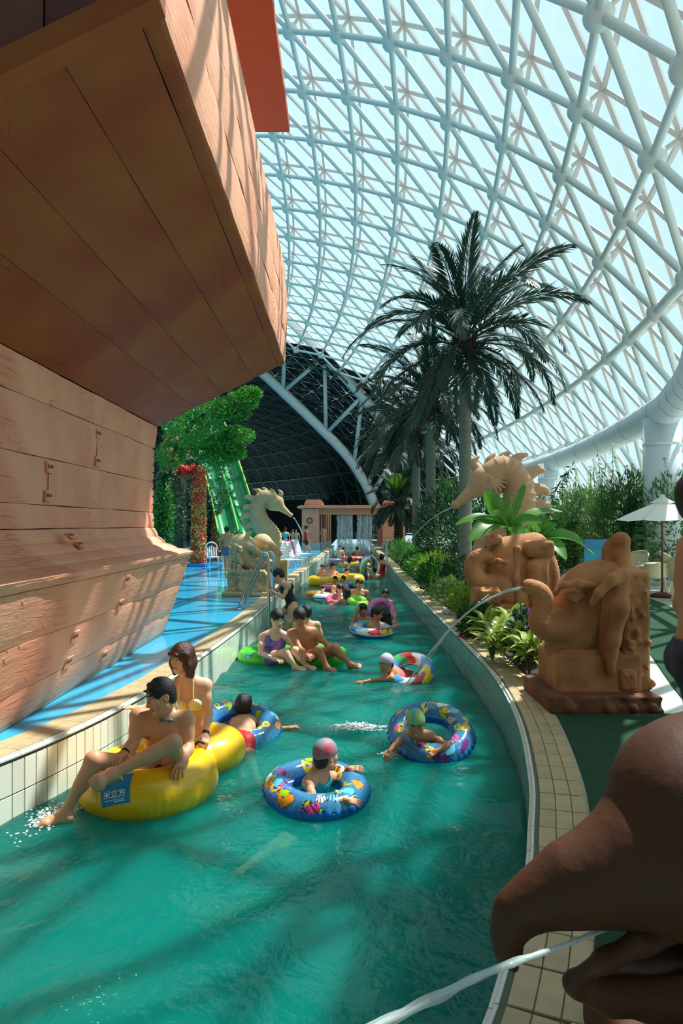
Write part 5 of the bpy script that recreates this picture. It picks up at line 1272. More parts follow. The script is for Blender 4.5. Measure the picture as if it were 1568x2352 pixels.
    if hair in ('short', 'bun', 'pony', 'crop'):
        g_ = .010 if hair == 'crop' else .017
        X.ell(h(0,-.014,.036), np.array((.076+g_,.094+g_,.09+g_))*q, HR, k=.02*q); X.ell(h(0,-.05,-.02), np.array((.072,.055,.075))*q, HR, k=.03*q)
        X.ell(h(0,.112,-.052), np.array((.082,.092,.105))*q, HR, k=.012*q, op='s'); X.ell(h(0,.02,-.115), np.array((.12,.11,.062))*q, HR, k=.015*q, op='s')
        for g in (-1, 1): X.ell(h(.085*g,.012,-.02), np.array((.03,.035,.04))*q, HR, k=.01*q, op='s')
        rq = np.random.RandomState(int(abs(head[0])*1000) % 999)
        for _ in range(26 if hvox < .006 else 0):
            t = rq.uniform(-1.2,1.2); p = rq.uniform(-.9,1.1); c0 = h(.082*math.sin(t)*math.cos(p*.8),.085*math.sin(p)+.0,.05+.07*math.cos(t)*math.cos(p)); X.cap(c0, c0+hu*.010*q+f*.012*q+sx*rq.normal(0,.01)*q, .010*q, .004*q, k=.012*q)
        if hair == 'bun': X.ball(h(0,-.06,.135), .04*q, k=.015*q)
        if hair == 'pony': X.chain([h(0,-.09,.05), h(0,-.14,-.02), h(0,-.13,-.14)], [.035*q,.034*q,.018*q], k=.02*q)
    elif hair in ('bob', 'long'):
        ln = -.155 if hair == 'bob' else -.24
        X.ell(h(0,-.014,.036), np.array((.095,.112,.106))*q, HR, k=.02*q)
        for g in (-1, 1): X.chain([h(.074*g,.015,.04), h(.082*g,.02,-.05), h(.074*g,.022,ln+.02)], [.03*q,.032*q,.02*q], k=.03*q)
        X.chain([h(0,-.07,.02), h(0,-.085,-.06), h(0,-.07,ln)], [.06*q,.066*q,.045*q], k=.04*q); X.chain([h(.05,-.05,-.05), h(.055,-.04,ln)], [.045*q,.03*q], k=.03*q); X.chain([h(-.05,-.05,-.05), h(-.055,-.04,ln)], [.045*q,.03*q], k=.03*q)
        X.ell(h(0,.118,-.04), np.array((.058,.09,.098))*q, HR, k=.012*q, op='s'); X.cap(h(-.05,.086,.06), h(.03,.094,.055), .018*q, .014*q, k=.02*q)
    if hair in ('cap',):
        X.ell(h(0,-.012,.034), np.array((.086,.106,.102))*q, HR, k=.02*q)
        plane = lambda x, y, z: -(((x-head[0])*hu[0]+(y-head[1])*hu[1]+(z-head[2])*hu[2])/hs - .022 + .28*(((x-head[0])*f[0]+(y-head[1])*f[1]+(z-head[2])*f[2])/hs-.03)*-1)*1.0*hs
        V, Q = X.mesh(hvox, smooth=0, clip=plane); make('swim_cap', V, Q, capmat, root)
        Y_ = Sculpt(); Y_.ell(h(0,-.05,-.02), np.array((.074,.055,.075))*q, HR, k=.03*q); V, Q = Y_.mesh(hvox*1.3); make('hair', V, Q, m_hair, root)
    elif hair != 'none':
        V, Q = X.mesh(hvox*1.1, smooth=1); make('hair', V, Q, hairmat or m_hair, root)
    # clothing cut from the torso shape
    def loc(x, y, z, o): return ((x-o[0])*side[0]+(y-o[1])*side[1]+(z-o[2])*side[2], (x-o[0])*front[0]+(y-o[1])*front[1]+(z-o[2])*front[2], (x-o[0])*up[0]+(y-o[1])*up[1]+(z-o[2])*up[2])
    for nm, m_ in wear:
        if nm == 'trunks':
            clip = lambda x, y, z: np.minimum.reduce([np.maximum(loc(x,y,z,pel)[2]-.085*s, -.9-loc(x,y,z,pel)[2])]) 
            V, Q = T.mesh(vox, off=.008*s, clip=clip)
        elif nm == 'swimsuit':
            def clip(x, y, z):
                a, b, c = loc(x, y, z, chest); nk = c-.10*s-np.maximum(0, .9*np.abs(a)-.03*s)*1.2+np.maximum(0, .02*s-np.abs(np.abs(a)-.085*s))*-4
                lg = -(loc(x,y,z,pel)[2]+.07*s-1.1*np.maximum(0, np.abs(loc(x,y,z,pel)[0])-.03*s)); return np.maximum(np.maximum(nk, np.abs(a)-.165*s*fat), np.maximum(lg, -1))
            V, Q = T.mesh(vox, off=.007*s, clip=clip)
        elif nm == 'vest':
            clip = lambda x, y, z: np.maximum(loc(x,y,z,chest)[2]-.14*s, -.30*s-loc(x,y,z,chest)[2]); V, Q = T.mesh(vox, off=.012*s, clip=clip)
        elif nm == 'bikini_top':
            def clip(x, y, z):
                a, b, c = loc(x, y, z, chest); cup = np.sqrt((np.abs(a)-.066*s)**2+(c-.025*s)**2+(np.maximum(0,-b))**2)-.058*s
                return np.maximum(np.minimum(cup, np.abs(c+.015*s)-.009*s), np.abs(a)-.17*s)
            V, Q = T.mesh(vox*.7, off=.007*s, clip=clip)
        elif nm == 'bikini_bottom':
            def clip(x, y, z):
                a, b, c = loc(x, y, z, pel); return np.maximum(c-.055*s, -(c+.10*s-1.1*np.maximum(0, np.abs(a)-.04*s)))
            V, Q = T.mesh(vox, off=.007*s, clip=clip)
        if len(V): make(nm, V, Q, m_, root)
    if extras: extras(root, dict(h=h, R=R, side=side, front=front, up=up, J=J, chest=chest, neck=neck, pel=pel))
    return root
def PX(**k): return {n: A(*v) for n, v in k.items()}
def band(root, p, d, r, mt, name='wristband', w_=.012):
    d = nz(d); b = MB(); b.tube([np.asarray(p)-d*w_, np.asarray(p)+d*w_], r, 14, False); b.build(name, mt, root, True)

# ---- yellow double tube with the couple nearest to the camera
yt, ybv = dtube([(-1.55,5.50,WATER+.10,.355,.195),(-1.30,6.22,WATER+.10,.25,.175)], 'big yellow two seat tube nearest the camera with a blue logo patch', m_ytube, wr=.006)
logo(ybv, yt, A(263,1812,5.0), V3(1,-.10,.22), V3(-.28,-.80,.55), 1.12)
b = MB(); c = catmull([A(446,1712,5.75), A(457,1704,5.7), A(468,1708,5.75)], 6); b.tube(c, .010, 6); b.build('grab_handle', m_strap, yt, True)
def man_x(root, g):
    J = g['J']; band(root, J['wrR']*.9+J['elR']*.1, J['wrR']-J['elR'], .036, m_strap)
    nk = g['neck']; b = MB(); th = np.linspace(.0, 6.28, 26); b.tube([nk+g['side']*.088*math.cos(t)+g['front']*(.085*math.sin(t)+.005)+g['up']*(.045-.05*math.sin(t)) for t in th], .006, 6); b.build('goggle_strap', mat('grey_strap', srgb(120,150,150), .4), root, True)
    for e in (-1, 1):
        S = Sculpt(); S.ell(nk+g['front']*.088+g['side']*(.032*e+.02)-g['up']*.004, (.024,.018,.016)); V, Q = S.mesh(.005); make('goggle_lens', V, Q, mat('teal_goggle', srgb(70,120,120), .15), root)
person('person', 'shirtless man with short black hair sitting cross legged on the yellow tube', PX(pelvis=(382,1757,5.58), chest=(374,1688,5.52), neck=(381,1640,5.47), head=(369,1600,5.38), shL=(428,1652,5.47), shR=(318,1645,5.45),
       elL=(433,1714,5.42), wrL=(421,1748,5.25), haL=(408,1772,5.1), elR=(306,1708,5.38), wrR=(284,1731,5.25), haR=(262,1746,5.1), hipL=(402,1765,5.5), hipR=(352,1765,5.5),
       knL=(398,1706,5.08), anL=(258,1779,4.90), toL=(212,1806,4.78), knR=(215,1745,5.05), anR=(148,1870,4.93), toR=(84,1900,4.86)), s=1.12, skin='mid', vox=.009, hvox=.0045, face=(-.72,-.62,-.22), headup=(-.1,.1,1),
       hair='crop', wear=(('trunks', cloth('black_trunks', (26,26,30))),), hs=1.13, hnrm=((.1,-.5,.8),(-.2,-.3,.9)), curl=(.5,.3), extras=man_x)
ybik = cloth('yellow_bikini', (238,214,70), (250,244,200), 9)
def woman_x(root, g):
    J = g['J']; band(root, J['wrL']*.9+J['elL']*.1, J['wrL']-J['elL'], .032, m_strap)
    for e in (-1, 1):
        b = MB(); b.tube(catmull([g['chest']+g['side']*.066*e+g['front']*.15+g['up']*.08, g['chest']+g['side']*.062*e+g['front']*.105+g['up']*.15, g['neck']+g['side']*.06*e+g['up']*.0+g['front']*.04, g['neck']+g['side']*.045*e-g['front']*.05+g['up']*.03], 5), .0065, 6); b.build('halter_strap', ybik, root, True)
person('person', 'woman with red brown bob hair in a yellow bikini behind the shirtless man', PX(pelvis=(455,1712,6.2), chest=(440,1612,6.12), neck=(431,1558,6.05), head=(417,1512,5.98), shL=(472,1574,6.08), shR=(394,1580,6.1),
       elL=(480,1640,6.0), wrL=(471,1688,5.85), haL=(470,1706,5.78), elR=(352,1622,6.1), wrR=(315,1628,6.0), haR=(285,1622,5.9), hipL=(470,1720,6.15), hipR=(440,1722,6.15),
       knL=(452,1738,5.85), anL=(440,1800,5.8), toL=(430,1812,5.7), knR=(420,1735,5.85), anR=(415,1800,5.8), toR=(405,1812,5.7)), s=1.04, sex='f', skin='fair', vox=.0095, hvox=.0048, face=(-.50,-.85,-.12), hair='bob', hairmat=m_hairb,
       wear=(('bikini_top', ybik), ('bikini_bottom', ybik)), hs=1.02, curl=(.7,.15), hnrm=((.5,-.5,.5),(0,-.3,1)), extras=woman_x)

# ---- children in printed rings
capA = cloth('teal_red_cap', (30,160,170), (214,60,90), 7); capB = cloth('rainbow_cap', (40,190,190), (190,200,60), 10, (4,.6,.6)); capC = cloth('lilac_cap', (200,186,214))
teal = cloth('teal_suit', (20,150,160))
ring(A(727,1812,5.32), .30, .112, 'printed blue swim ring around the girl with the teal and red cap', 'cartoon', normal=(.05,-.10,1), seed=5)
def girl_x(root, g): J = g['J']; band(root, J['wrL']*.9+J['elL']*.1, J['wrL']-J['elL'], .028, cloth('red_band', (200,30,50)))
person('person', 'girl in teal swimsuit and teal red cap turned away in a blue ring', PX(pelvis=(715,1880,5.35), chest=(722,1815,5.32), neck=(733,1768,5.32), head=(748,1735,5.32), shL=(757,1786,5.45), shR=(708,1798,5.2),
       elL=(775,1783,5.5), wrL=(803,1766,5.45), haL=(838,1764,5.42), elR=(722,1850,5.02), wrR=(798,1838,5.0), haR=(850,1850,4.98), hipL=(735,1890,5.35), hipR=(700,1890,5.3), knL=(690,1922,4.95), anL=(640,1950,4.72), toL=(600,1965,4.65),
       knR=(652,1928,4.88), anR=(545,2008,4.42), toR=(498,2038,4.28)), s=.88, sex='c', skin='mid', vox=.008, hvox=.0045, face=(.72,.62,-.05), hair='cap', capmat=capA, wear=(('swimsuit', teal),), hs=1.0, hnrm=((0,-.6,.8),(0,-.5,.8)), curl=(.2,.25), extras=girl_x)
ring(A(990,1683,6.55), .30, .115, 'tilted printed blue ring around the smiling girl with the striped cap', 'cartoon', normal=(.0,-.42,.9), seed=9)
person('person', 'smiling girl with a rainbow striped cap leaning on a blue ring', PX(pelvis=(985,1745,6.75), chest=(965,1705,6.5), neck=(957,1686,6.36), head=(955,1661,6.26), shL=(990,1692,6.42), shR=(926,1695,6.42),
       elL=(1028,1712,6.25), wrL=(1000,1726,6.12), haL=(968,1748,6.05), elR=(908,1712,6.25), wrR=(895,1725,6.15), haR=(886,1742,6.1), hipL=(1000,1750,6.75), hipR=(975,1750,6.75), knL=(1050,1760,6.9), anL=(1105,1765,6.85), toL=(1130,1768,6.8),
       knR=(1030,1765,6.9), anR=(1090,1772,6.85), toR=(1120,1775,6.8)), s=.84, sex='c', skin='tan', vox=.009, hvox=.005, face=(-.08,-.93,-.33), hair='cap', capmat=capB, wear=(('swimsuit', teal),), hs=.98, hnrm=((0,-.5,.9),(0,-.5,.9)), smile=True)
ring(A(545,1668,7.05), .33, .12, 'printed blue swim ring right behind the yellow tube', 'cartoon', normal=(.10,-.22,.95), seed=13)
person('person', 'boy with black hair and red shorts floating away through a blue ring', PX(pelvis=(550,1706,6.66), chest=(556,1670,7.0), neck=(559,1650,7.25), head=(560,1622,7.28), shL=(540,1660,7.2), shR=(590,1662,7.2),
       elL=(510,1670,7.3), wrL=(500,1672,7.5), elR=(632,1675,7.2), wrR=(665,1672,7.2), haR=(690,1666,7.2), hipL=(540,1712,6.62), hipR=(565,1712,6.62), knL=(545,1750,6.42), anL=(555,1790,6.15), toL=(555,1820,6.1), knR=(572,1750,6.42), anR=(590,1790,6.2), toR=(595,1810,6.1)),
       s=.95, sex='c', skin='mid', vox=.010, hvox=.005, face=(.15,.98,.05), hair='short', wear=(('trunks', cloth('red_shorts', (190,20,36))),), hs=1.0, hnrm=(None,(0,-.2,1)))
ring(A(938,1542,9.5), .26, .10, 'red yellow and blue ring under the child with the lilac cap', 'beach', normal=(-.18,-.5,.85), seed=2)
person('person', 'child with a lilac swim cap paddling with one arm', PX(pelvis=(935,1560,9.75), chest=(912,1552,9.55), neck=(897,1543,9.42), head=(886,1524,9.34), shL=(915,1540,9.75), shR=(898,1558,9.3), elR=(862,1562,9.25), wrR=(835,1566,9.2), haR=(814,1567,9.2),
       elL=(935,1540,9.8), wrL=(950,1545,9.7), hipL=(945,1560,9.85), hipR=(935,1568,9.7), knL=(970,1575,9.9), anL=(1000,1580,9.9), toL=(1010,1582,9.9), knR=(965,1578,9.8), anR=(995,1584,9.8), toR=(1008,1586,9.8)), s=.9, sex='c', skin='tan', vox=.012, hvox=.006, face=(-.72,-.66,-.12), hair='cap', capmat=capC, wear=(('swimsuit', cloth('pink_suit', (214,110,110))),), hs=1.05, hnrm=(None,(0,-.3,1)), curl=(.3,.1))

# ---- couple on the green tube
gt, gbv = dtube([(-1.16,10.85,WATER+.06,.345,.14),(-.37,10.85,WATER+.06,.345,.14)], 'green two seat tube carrying a couple', m_gtube, vox=.02, wr=.006)
logo(gbv, gt, A(548,1490,10.3), V3(.8,-.5,0), V3(-.55,-.45,.7), 1.0)
flor = cloth('blue_floral', (60,100,190), (190,110,180), 16)
person('person', 'woman with short black hair in a blue floral swimsuit on the green tube', PX(pelvis=(620,1510,10.62), chest=(628,1476,10.55), neck=(634,1448,10.45), head=(637,1422,10.35), shL=(659,1462,10.5), shR=(602,1465,10.5), elL=(682,1490,10.35), wrL=(700,1503,10.2), haL=(712,1512,10.1),
       elR=(598,1500,10.3), wrR=(630,1513,10.15), haR=(648,1518,10.05), hipL=(640,1512,10.55), hipR=(612,1514,10.5), knL=(678,1495,10.3), anL=(704,1531,10.2), toL=(724,1537,10.1), knR=(655,1499,10.2), anR=(678,1532,10.15), toR=(700,1540,10.05)), s=1.12, sex='f', skin='pale', vox=.012, hvox=.006, face=(.45,-.85,-.25), hair='short', wear=(('swimsuit', flor),), fat=1.12, hs=1.16)
person('person', 'tanned shirtless man looking down on the green tube', PX(pelvis=(718,1507,10.65), chest=(704,1472,10.6), neck=(694,1445,10.5), head=(688,1418,10.4), shL=(722,1451,10.58), shR=(668,1455,10.5), elL=(752,1482,10.45), wrL=(768,1502,10.4), haL=(780,1508,10.3),
       elR=(690,1492,10.3), wrR=(703,1503,10.15), haR=(714,1507,10.05), hipL=(735,1510,10.55), hipR=(708,1512,10.5), knL=(770,1488,10.3), anL=(804,1526,10.25), toL=(828,1532,10.15), knR=(732,1492,10.2), anR=(750,1532,10.15), toR=(770,1543,10.05)), s=1.12, skin='tan', vox=.012, hvox=.006, face=(-.1,-.85,-.45), hair='short', wear=(('trunks', cloth('dark_trunks', (40,40,50))),), hs=1.12)
# ------------------------------------------------------------------ further bathers
def bather(px, py, Y, label, face=(0,-1,0), s=1.05, skin='mid', hair='short', sex='m', arms='down', wear=(), capmat=None, hairmat=None, depth=.75, lean=(0,0), tgt=None, group='bathers'):
    hd = A(px, py, Y); f = nz(V3(face[0], face[1], 0)+1e-6); sd = V3(-f[1], f[0], 0)*-1; sd = np.cross(V3(0,0,1), f); ln = V3(lean[0], lean[1], 0)
    nk = hd-V3(0,0,.155*s)-f*.02*s+ln*.15; ch = nk-V3(0,0,.19*s)-f*.0+ln*.2; pl = ch-V3(0,0,.33*s)+ln*.3
    J = dict(head=hd, neck=nk, chest=ch, pelvis=pl, shL=nk+sd*.18*s-V3(0,0,.055*s), shR=nk-sd*.18*s-V3(0,0,.055*s))
    for g, e in (('L',1),('R',-1)):
        sh = J['sh'+g]
        if arms == 'down': J['el'+g] = sh+sd*e*.09*s-V3(0,0,.25*s); J['wr'+g] = J['el'+g]+f*.18*s-V3(0,0,.12*s)
        elif arms == 'fwd': J['el'+g] = sh+f*.2*s+sd*e*.06*s-V3(0,0,.14*s); J['wr'+g] = J['el'+g]+f*.2*s-sd*e*.03*s+V3(0,0,.03)
        elif arms == 'out': J['el'+g] = sh+sd*e*.23*s+f*.05*s-V3(0,0,.12*s); J['wr'+g] = J['el'+g]+sd*e*.14*s+f*.16*s-V3(0,0,.02)
        elif arms == 'ear':
            if g == 'R': J['el'+g] = sh-sd*.12*s+f*.1*s-V3(0,0,.2*s); J['wr'+g] = hd-sd*.12*s-V3(0,0,.02)+f*.03
            else: J['el'+g] = sh+sd*.09*s-V3(0,0,.25*s); J['wr'+g] = J['el'+g]+f*.18*s-V3(0,0,.12*s)
    if tgt is not None:
        for g, p in tgt.items(): J['wr'+g] = p; J['el'+g] = (J['sh'+g]+p)/2-V3(0,0,.08*s)
    v = max(.011, Y*.001); return person('person', label, J, s=s, sex=sex, skin=skin, vox=v, hvox=max(.0065, Y*.00062), face=(face[0], face[1], face[2] if len(face) > 2 else -.1), hair=hair, hairmat=hairmat, wear=wear, hands=Y < 15, legs=False, capmat=capmat, group=group)
blk = cloth('black_suit', (22,24,28)); nav = cloth('navy_trunks', (40,56,90)); redc = cloth('red_suit', (204,36,40)); tealc = cloth('turquoise_suit', (20,170,180)); pinkcap = cloth('pink_cap', (236,150,180)); orangec = cloth('orange_cap', (240,140,70)); bluecap = cloth('blue_cap', (40,100,190)); greyc = cloth('grey_blue_shorts', (70,96,120))
bather(703, 1407, 11.9, 'black haired bather seen from behind just past the green tube couple', (-.3,.95,0), skin='mid')
bather(833, 1401, 14.4, 'man holding a hand to his ear beside the pink dotted ring', (.25,-.95,-.1), skin='tan', arms='ear')
ring(A(853,1447,13.2), .31, .115, 'blue and yellow striped ring under the leaning young man', 'beach', normal=(.05,-.1,1), seed=4, nu=120, nv=32)
bather(864, 1411, 13.3, 'young man leaning over the blue and yellow ring', (.85,-.5,-.2), skin='tan', tgt={'L': A(900,1440,13.5), 'R': A(892,1443,12.95)}, lean=(-.1,0))
ring(A(875,1404,14.7), .24, .085, 'pink ring with coloured dots standing upright', 'pinkdots', normal=(.0,-.8,.6), seed=3, nu=120, nv=32)
bather(884, 1409, 14.1, 'dark haired bather bowing the head in front of the pink dotted ring', (-.3,.9,-.5), skin='mid', hair='long', sex='f', tgt={'L': A(872,1420,14), 'R': A(906,1418,14.3)})
bather(885, 1365, 17.6, 'lone bather immersed to the neck near the right wall', (-.2,-.95,0), skin='tan')
bather(825, 1341, 19.2, 'bare shouldered man standing alone in mid stream', (-.15,-.98,0), skin='mid', arms='down', s=1.12)
ring(A(747,1371,19.3), .24, .11, 'white baby float with a blue front', ((240,240,244),(30,110,210)), seed=1, nu=90, nv=28)
bather(741, 1352, 19.3, 'baby sitting in the white float', (.7,-.6,-.2), s=.72, skin='pale', sex='c', arms='fwd', hair='crop')
ring(A(724,1363,19.9), .20, .09, 'small orange yellow float left of the baby', ((250,180,40),(240,120,60)), seed=6, nu=90, nv=28)
ring(A(774,1377,18.9), .24, .09, 'pink float in front of the orange capped child', ((232,90,130),(250,180,200)), normal=(0,-.3,1), seed=6, nu=90, nv=28)
bather(766, 1353, 19.5, 'child with an orange cap in the middle group', (-.4,-.9,-.1), s=.85, skin='pale', sex='c', hair='cap', capmat=orangec)
bather(780, 1352, 19.1, 'woman looking left beside the orange capped child', (-.8,-.5,-.2), s=.98, skin='pale', sex='f', hair='short', arms='fwd')
bather(797, 1362, 18.5, 'long haired woman seen from behind holding the lime ring', (-.1,1,0), s=1.0, skin='mid', sex='f', hair='long', arms='out')
ring(A(821,1381,18.4), .20, .10, 'lime green translucent ring right of the long haired woman', ((150,220,60),(190,240,120)), normal=(.2,-.3,.95), seed=6, nu=90, nv=28)
ring(A(768,1349,21.2), .34, .11, 'flat pink float behind the middle group', ((236,110,150),), seed=6, nu=90, nv=28)
bather(769, 1331, 21.4, 'black haired child on the flat pink float', (-.6,-.8,0), s=.85, skin='mid', sex='c')
bather(788, 1330, 21.8, 'dark haired child in the green striped ring', (-.5,-.8,-.1), s=.85, skin='mid', sex='c', arms='out')
ring(A(804,1342,21.8), .27, .10, 'green and yellow striped ring', ((60,150,90),(240,220,60),(40,110,200)), seed=6, nu=90, nv=28)
t2, _ = dtube([(-.62,24.4,WATER+.13,.42,.2),(.30,25.2,WATER+.13,.36,.2)], 'yellow two seat tube further down the river', m_ytube, vox=.045)
bather(740, 1303, 24.7, 'child riding the left seat of the far yellow tube', (-.3,-.9,0), s=.9, skin='mid', sex='c', arms='fwd')
bather(752, 1309, 24.4, 'child with a pink cap on the far yellow tube', (.1,-.98,0), s=.8, skin='pale', sex='c', hair='cap', capmat=pinkcap)
bather(765, 1300, 25.2, 'dark haired rider turned right on the far yellow tube', (.9,-.3,0), s=1.0, skin='mid', arms='fwd')
bather(797, 1312, 25.2, 'reclining rider on the right seat of the far yellow tube', (.5,-.85,0), s=.95, skin='mid', sex='f', arms='out')
ring(A(849,1306,27.5), .42, .15, 'colourful swirl ring held upright near the right ladder', 'swirl', normal=(.75,-.65,.15), seed=6, nu=120, nv=32)
bather(860, 1310, 27, 'bather in front of the woman in red', (-.2,.95,0), s=1.05, skin='tan')
bather(877, 1281, 28.6, 'woman in a red swimsuit with a hair bun at the right ladder', (.7,.7,0), s=1.12, skin='mid', sex='f', hair='bun', wear=(('swimsuit', redc),), arms='out')
ring(A(768,1287,36), .30, .11, 'white and violet ring at the far left wall', ((200,200,240),(110,100,200)), seed=6, nu=80, nv=24)
far = [(768,1282,36,'child in the white and violet ring',(0,-1,0),'pale','short'),(788,1285,34,'red capped bather behind the far yellow tube',(-.3,-.9,0),'mid','cap'),(803,1283,35,'long haired bather in the far middle',(.5,.8,0),'mid','long'),(820,1288,33,'bather holding a yellow float in the far middle',(0,-1,0),'mid','short'),(829,1290,32,'bather beside the yellow float in the far middle',(.3,-.9,0),'tan','short'),(848,1274,42,'bather riding the red float, left one',(-.2,-1,0),'mid','short'),(855,1272,43,'bather riding the red float, right one',(.3,-1,0),'mid','short'),(780,1258,44,'raised arm bather below the waterfall',(0,-1,0),'pale','short'),(789,1262,46,'bather under the left waterfall',(.4,-1,0),'mid','bun'),(820,1260,45,'bare backed bather between the waterfalls',(.2,1,0),'tan','short'),(806,1261,50,'bather standing behind the waterfall',(-.2,-1,0),'pale','cap'),(832,1264,52,'distant bather right of the waterfall',(.1,-1,0),'mid','short'),(784,1264,50,'distant bather by the left gate pillar',(.1,-1,0),'tan','short'),(841,1266,48,'distant bather under the right waterfall',(-.3,-1,0),'mid','short')]
for k, (px, py, Y, lb, fc, sk, hr) in enumerate(far): bather(px, py, Y, lb, fc, s=1.1, skin=sk, hair=hr, capmat=redc if k == 1 else bluecap, arms='out' if k % 3 == 0 else 'down')
ring(A(812,1283,39), .46, .14, 'big red float in the far middle', ((238,110,90),), seed=1, nu=80, nv=24); ring(A(850,1284,41), .30, .12, 'big red float near the right wall', ((238,100,84),), seed=1, nu=80, nv=24)
ring(A(826,1297,32.5), .36, .13, 'flat yellow float in the far middle', ((240,190,80),), seed=1, nu=80, nv=24)
ring(A(826,1270,49), .42, .14, 'red ring floating under the gate', ((230,90,80),), seed=1, nu=80, nv=24)

# ---- woman in black climbing the ladder
person('person', 'woman in a black swimsuit climbing out at the steel ladder', dict(pelvis=A(672,1392,13.7), chest=A(658,1357,13.75), neck=A(648,1338,13.8), head=A(640,1322,13.8), shL=A(644,1350,14.0), shR=A(662,1346,13.5), elL=A(628,1362,14.1), wrL=A(622,1350,14.1), haL=A(619,1345,14.1),
       elR=A(650,1372,13.45), wrR=A(625,1358,13.6), haR=A(617,1352,13.6), hipL=A(668,1398,13.85), hipR=A(674,1398,13.6), knL=A(642,1408,13.8), anL=A(640,1446,13.9), toL=A(628,1449,13.9), knR=A(664,1428,13.55), anR=A(648,1460,13.6), toR=A(636,1464,13.6)),
       s=1.04, sex='f', skin='fair', vox=.014, hvox=.008, face=(-.85,.1,-.5), hair='short', wear=(('swimsuit', blk),), hs=1.1)
# ---- people standing on the decks
def stand(px, ytop, yfeet, Y, label, face, skin='mid', sex='m', hair='short', wear=(), walk=.05, s=None, capmat=None, x=None, z=0., hairmat=None):
    f = nz(V3(face[0], face[1], 0)); sd = np.cross(V3(0,0,1), f); x = (px-784)/F*Y if x is None else x
    H = (yfeet-ytop)/F*Y if s is None else 1.7*s; s = H/1.7
    o = V3(x, Y, z); J = dict(pelvis=o+V3(0,0,.90*s), chest=o+V3(0,0,1.23*s), neck=o+V3(0,0,1.42*s), head=o+V3(0,0,1.575*s)+f*.02*s, shL=o+sd*.18*s+V3(0,0,1.37*s), shR=o-sd*.18*s+V3(0,0,1.37*s),
        elL=o+sd*.25*s+V3(0,0,1.1*s)-f*.03*s, wrL=o+sd*.25*s+V3(0,0,.88*s)+f*.08*s, elR=o-sd*.25*s+V3(0,0,1.1*s)-f*.02*s, wrR=o-sd*.24*s+V3(0,0,.88*s)+f*.1*s,
        hipL=o+sd*.09*s+V3(0,0,.87*s), hipR=o-sd*.09*s+V3(0,0,.87*s), knL=o+sd*.10*s+f*(walk+.02)*s+V3(0,0,.47*s), knR=o-sd*.10*s+f*(.02-walk*.3)*s+V3(0,0,.47*s), anL=o+sd*.10*s+f*walk*1.4*s+V3(0,0,.075*s), anR=o-sd*.10*s-f*walk*1.4*s+V3(0,0,.075*s))
    J['toL'] = J['anL']+f*.17*s-V3(0,0,.045*s); J['toR'] = J['anR']+f*.17*s-V3(0,0,.045*s)
    return person('person', label, J, s=s, sex=sex, skin=skin, vox=max(.011, Y*.0009), hvox=max(.0065, Y*.0006), face=(face[0],face[1],-.05), hair=hair, hairmat=hairmat, wear=wear, hands=Y < 5, capmat=capmat, group='people standing on the decks')
stand(521, 1209, 1322, 22.6, 'bare backed man in grey blue shorts standing on the blue deck', (.25,1,0), skin='tan', wear=(('trunks', greyc),), walk=.10)
stand(703, 1207, 1283, 33.8, 'man in a red vest walking beside the gate', (.8,.4,0), wear=(('vest', redc), ('trunks', blk)), walk=.22)
stand(757, 1213, 1262, 46.2, 'woman with blue cap and turquoise bottom standing at the left coping', (.3,.9,0), sex='f', skin='fair', hair='cap', capmat=bluecap, wear=(('bikini_bottom', tealc),), s=.96, z=.0, x=-1.2)
stand(655, 1212, 1278, 36, 'woman in a turquoise swimsuit left of the man in the red vest', (-.2,1,0), sex='f', skin='fair', hair='bun', wear=(('swimsuit', tealc),))
stand(664, 1246, 1292, 30.5, 'child with a yellow cap near the loungers', (.3,-.9,0), sex='c', hair='cap', capmat=cloth('yellow_cap', (230,190,70)), wear=(('trunks', nav),))
for k, (px, lb) in enumerate(((672,'bystander left of the seahorse jet'),(680,'bystander under the seahorse jet'),(640,'bystander behind the seahorse body'))): stand(px, 1216, 1268, 42, lb, (.2-.4*k,-.9,0), skin=('tan','mid','pale')[k], wear=(('trunks', nav),))
stand(1000, 1249, 1300, 27.7, 'boy bending near the second palm on the right bank', (-.8,.3,0), x=3.95, wear=(('trunks', nav),), sex='c')
stand(940, 1228, 1262, 44, 'bystander beside the right gate pillar', (.2,-1,0), wear=(('trunks', nav),), x=4.6)
stand(0, 0, 0, 3.35, 'black haired bare shouldered man cut off by the right frame edge', (1,-.3,0), skin='tan', s=1.13, x=1.76, wear=(('trunks', cloth('violet_black_trunks', (38,30,54))),), z=.014)

# ------------------------------------------------------------------ ladders
m_steel = mat('polished_stainless_steel', srgb(200,206,208), .16, metal=1.)
def ladder(pts_list, label, rungs=()):
    root = empty('pool_ladder', pts_list[0][0]); tag(root, label, 'ladder')
    for p in pts_list: b = MB(); b.tube(catmull(p, 8), .028, 12); b.build('handrail', m_steel, root, True); b = MB(); b.lathe([(.06,0),(.06,.012),(.03,.02)], 14, Matrix.Translation((p[0][0], p[0][1], 0)), caps=True); b.build('floor_flange', m_steel, root, True)
    for a, c in rungs: b = MB(); b.tube([a, c], .02, 8); b.build('rung', m_steel, root, True)
def rail(x0, x1, x2, y, zt): return [(x0,y,0),(x0+(x1-x0)*.5,y,zt*.55),(x1,y,zt*.96),((x1+x2)/2,y,zt),(x2,y,zt*.93),(x2+.01*np.sign(x2-x0),y,zt*.5),(x2+.01*np.sign(x2-x0),y,-.2),(x2+.01*np.sign(x2-x0),y,-1.2)]
ladder([rail(-2.05,-1.58,-1.46,13.6,1.10), rail(-2.02,-1.54,-1.42,14.2,1.10)], 'stainless steel pool ladder on the left wall', [((-1.45,13.6,z),(-1.41,14.2,z)) for z in (-.3,-.6,-.9)])
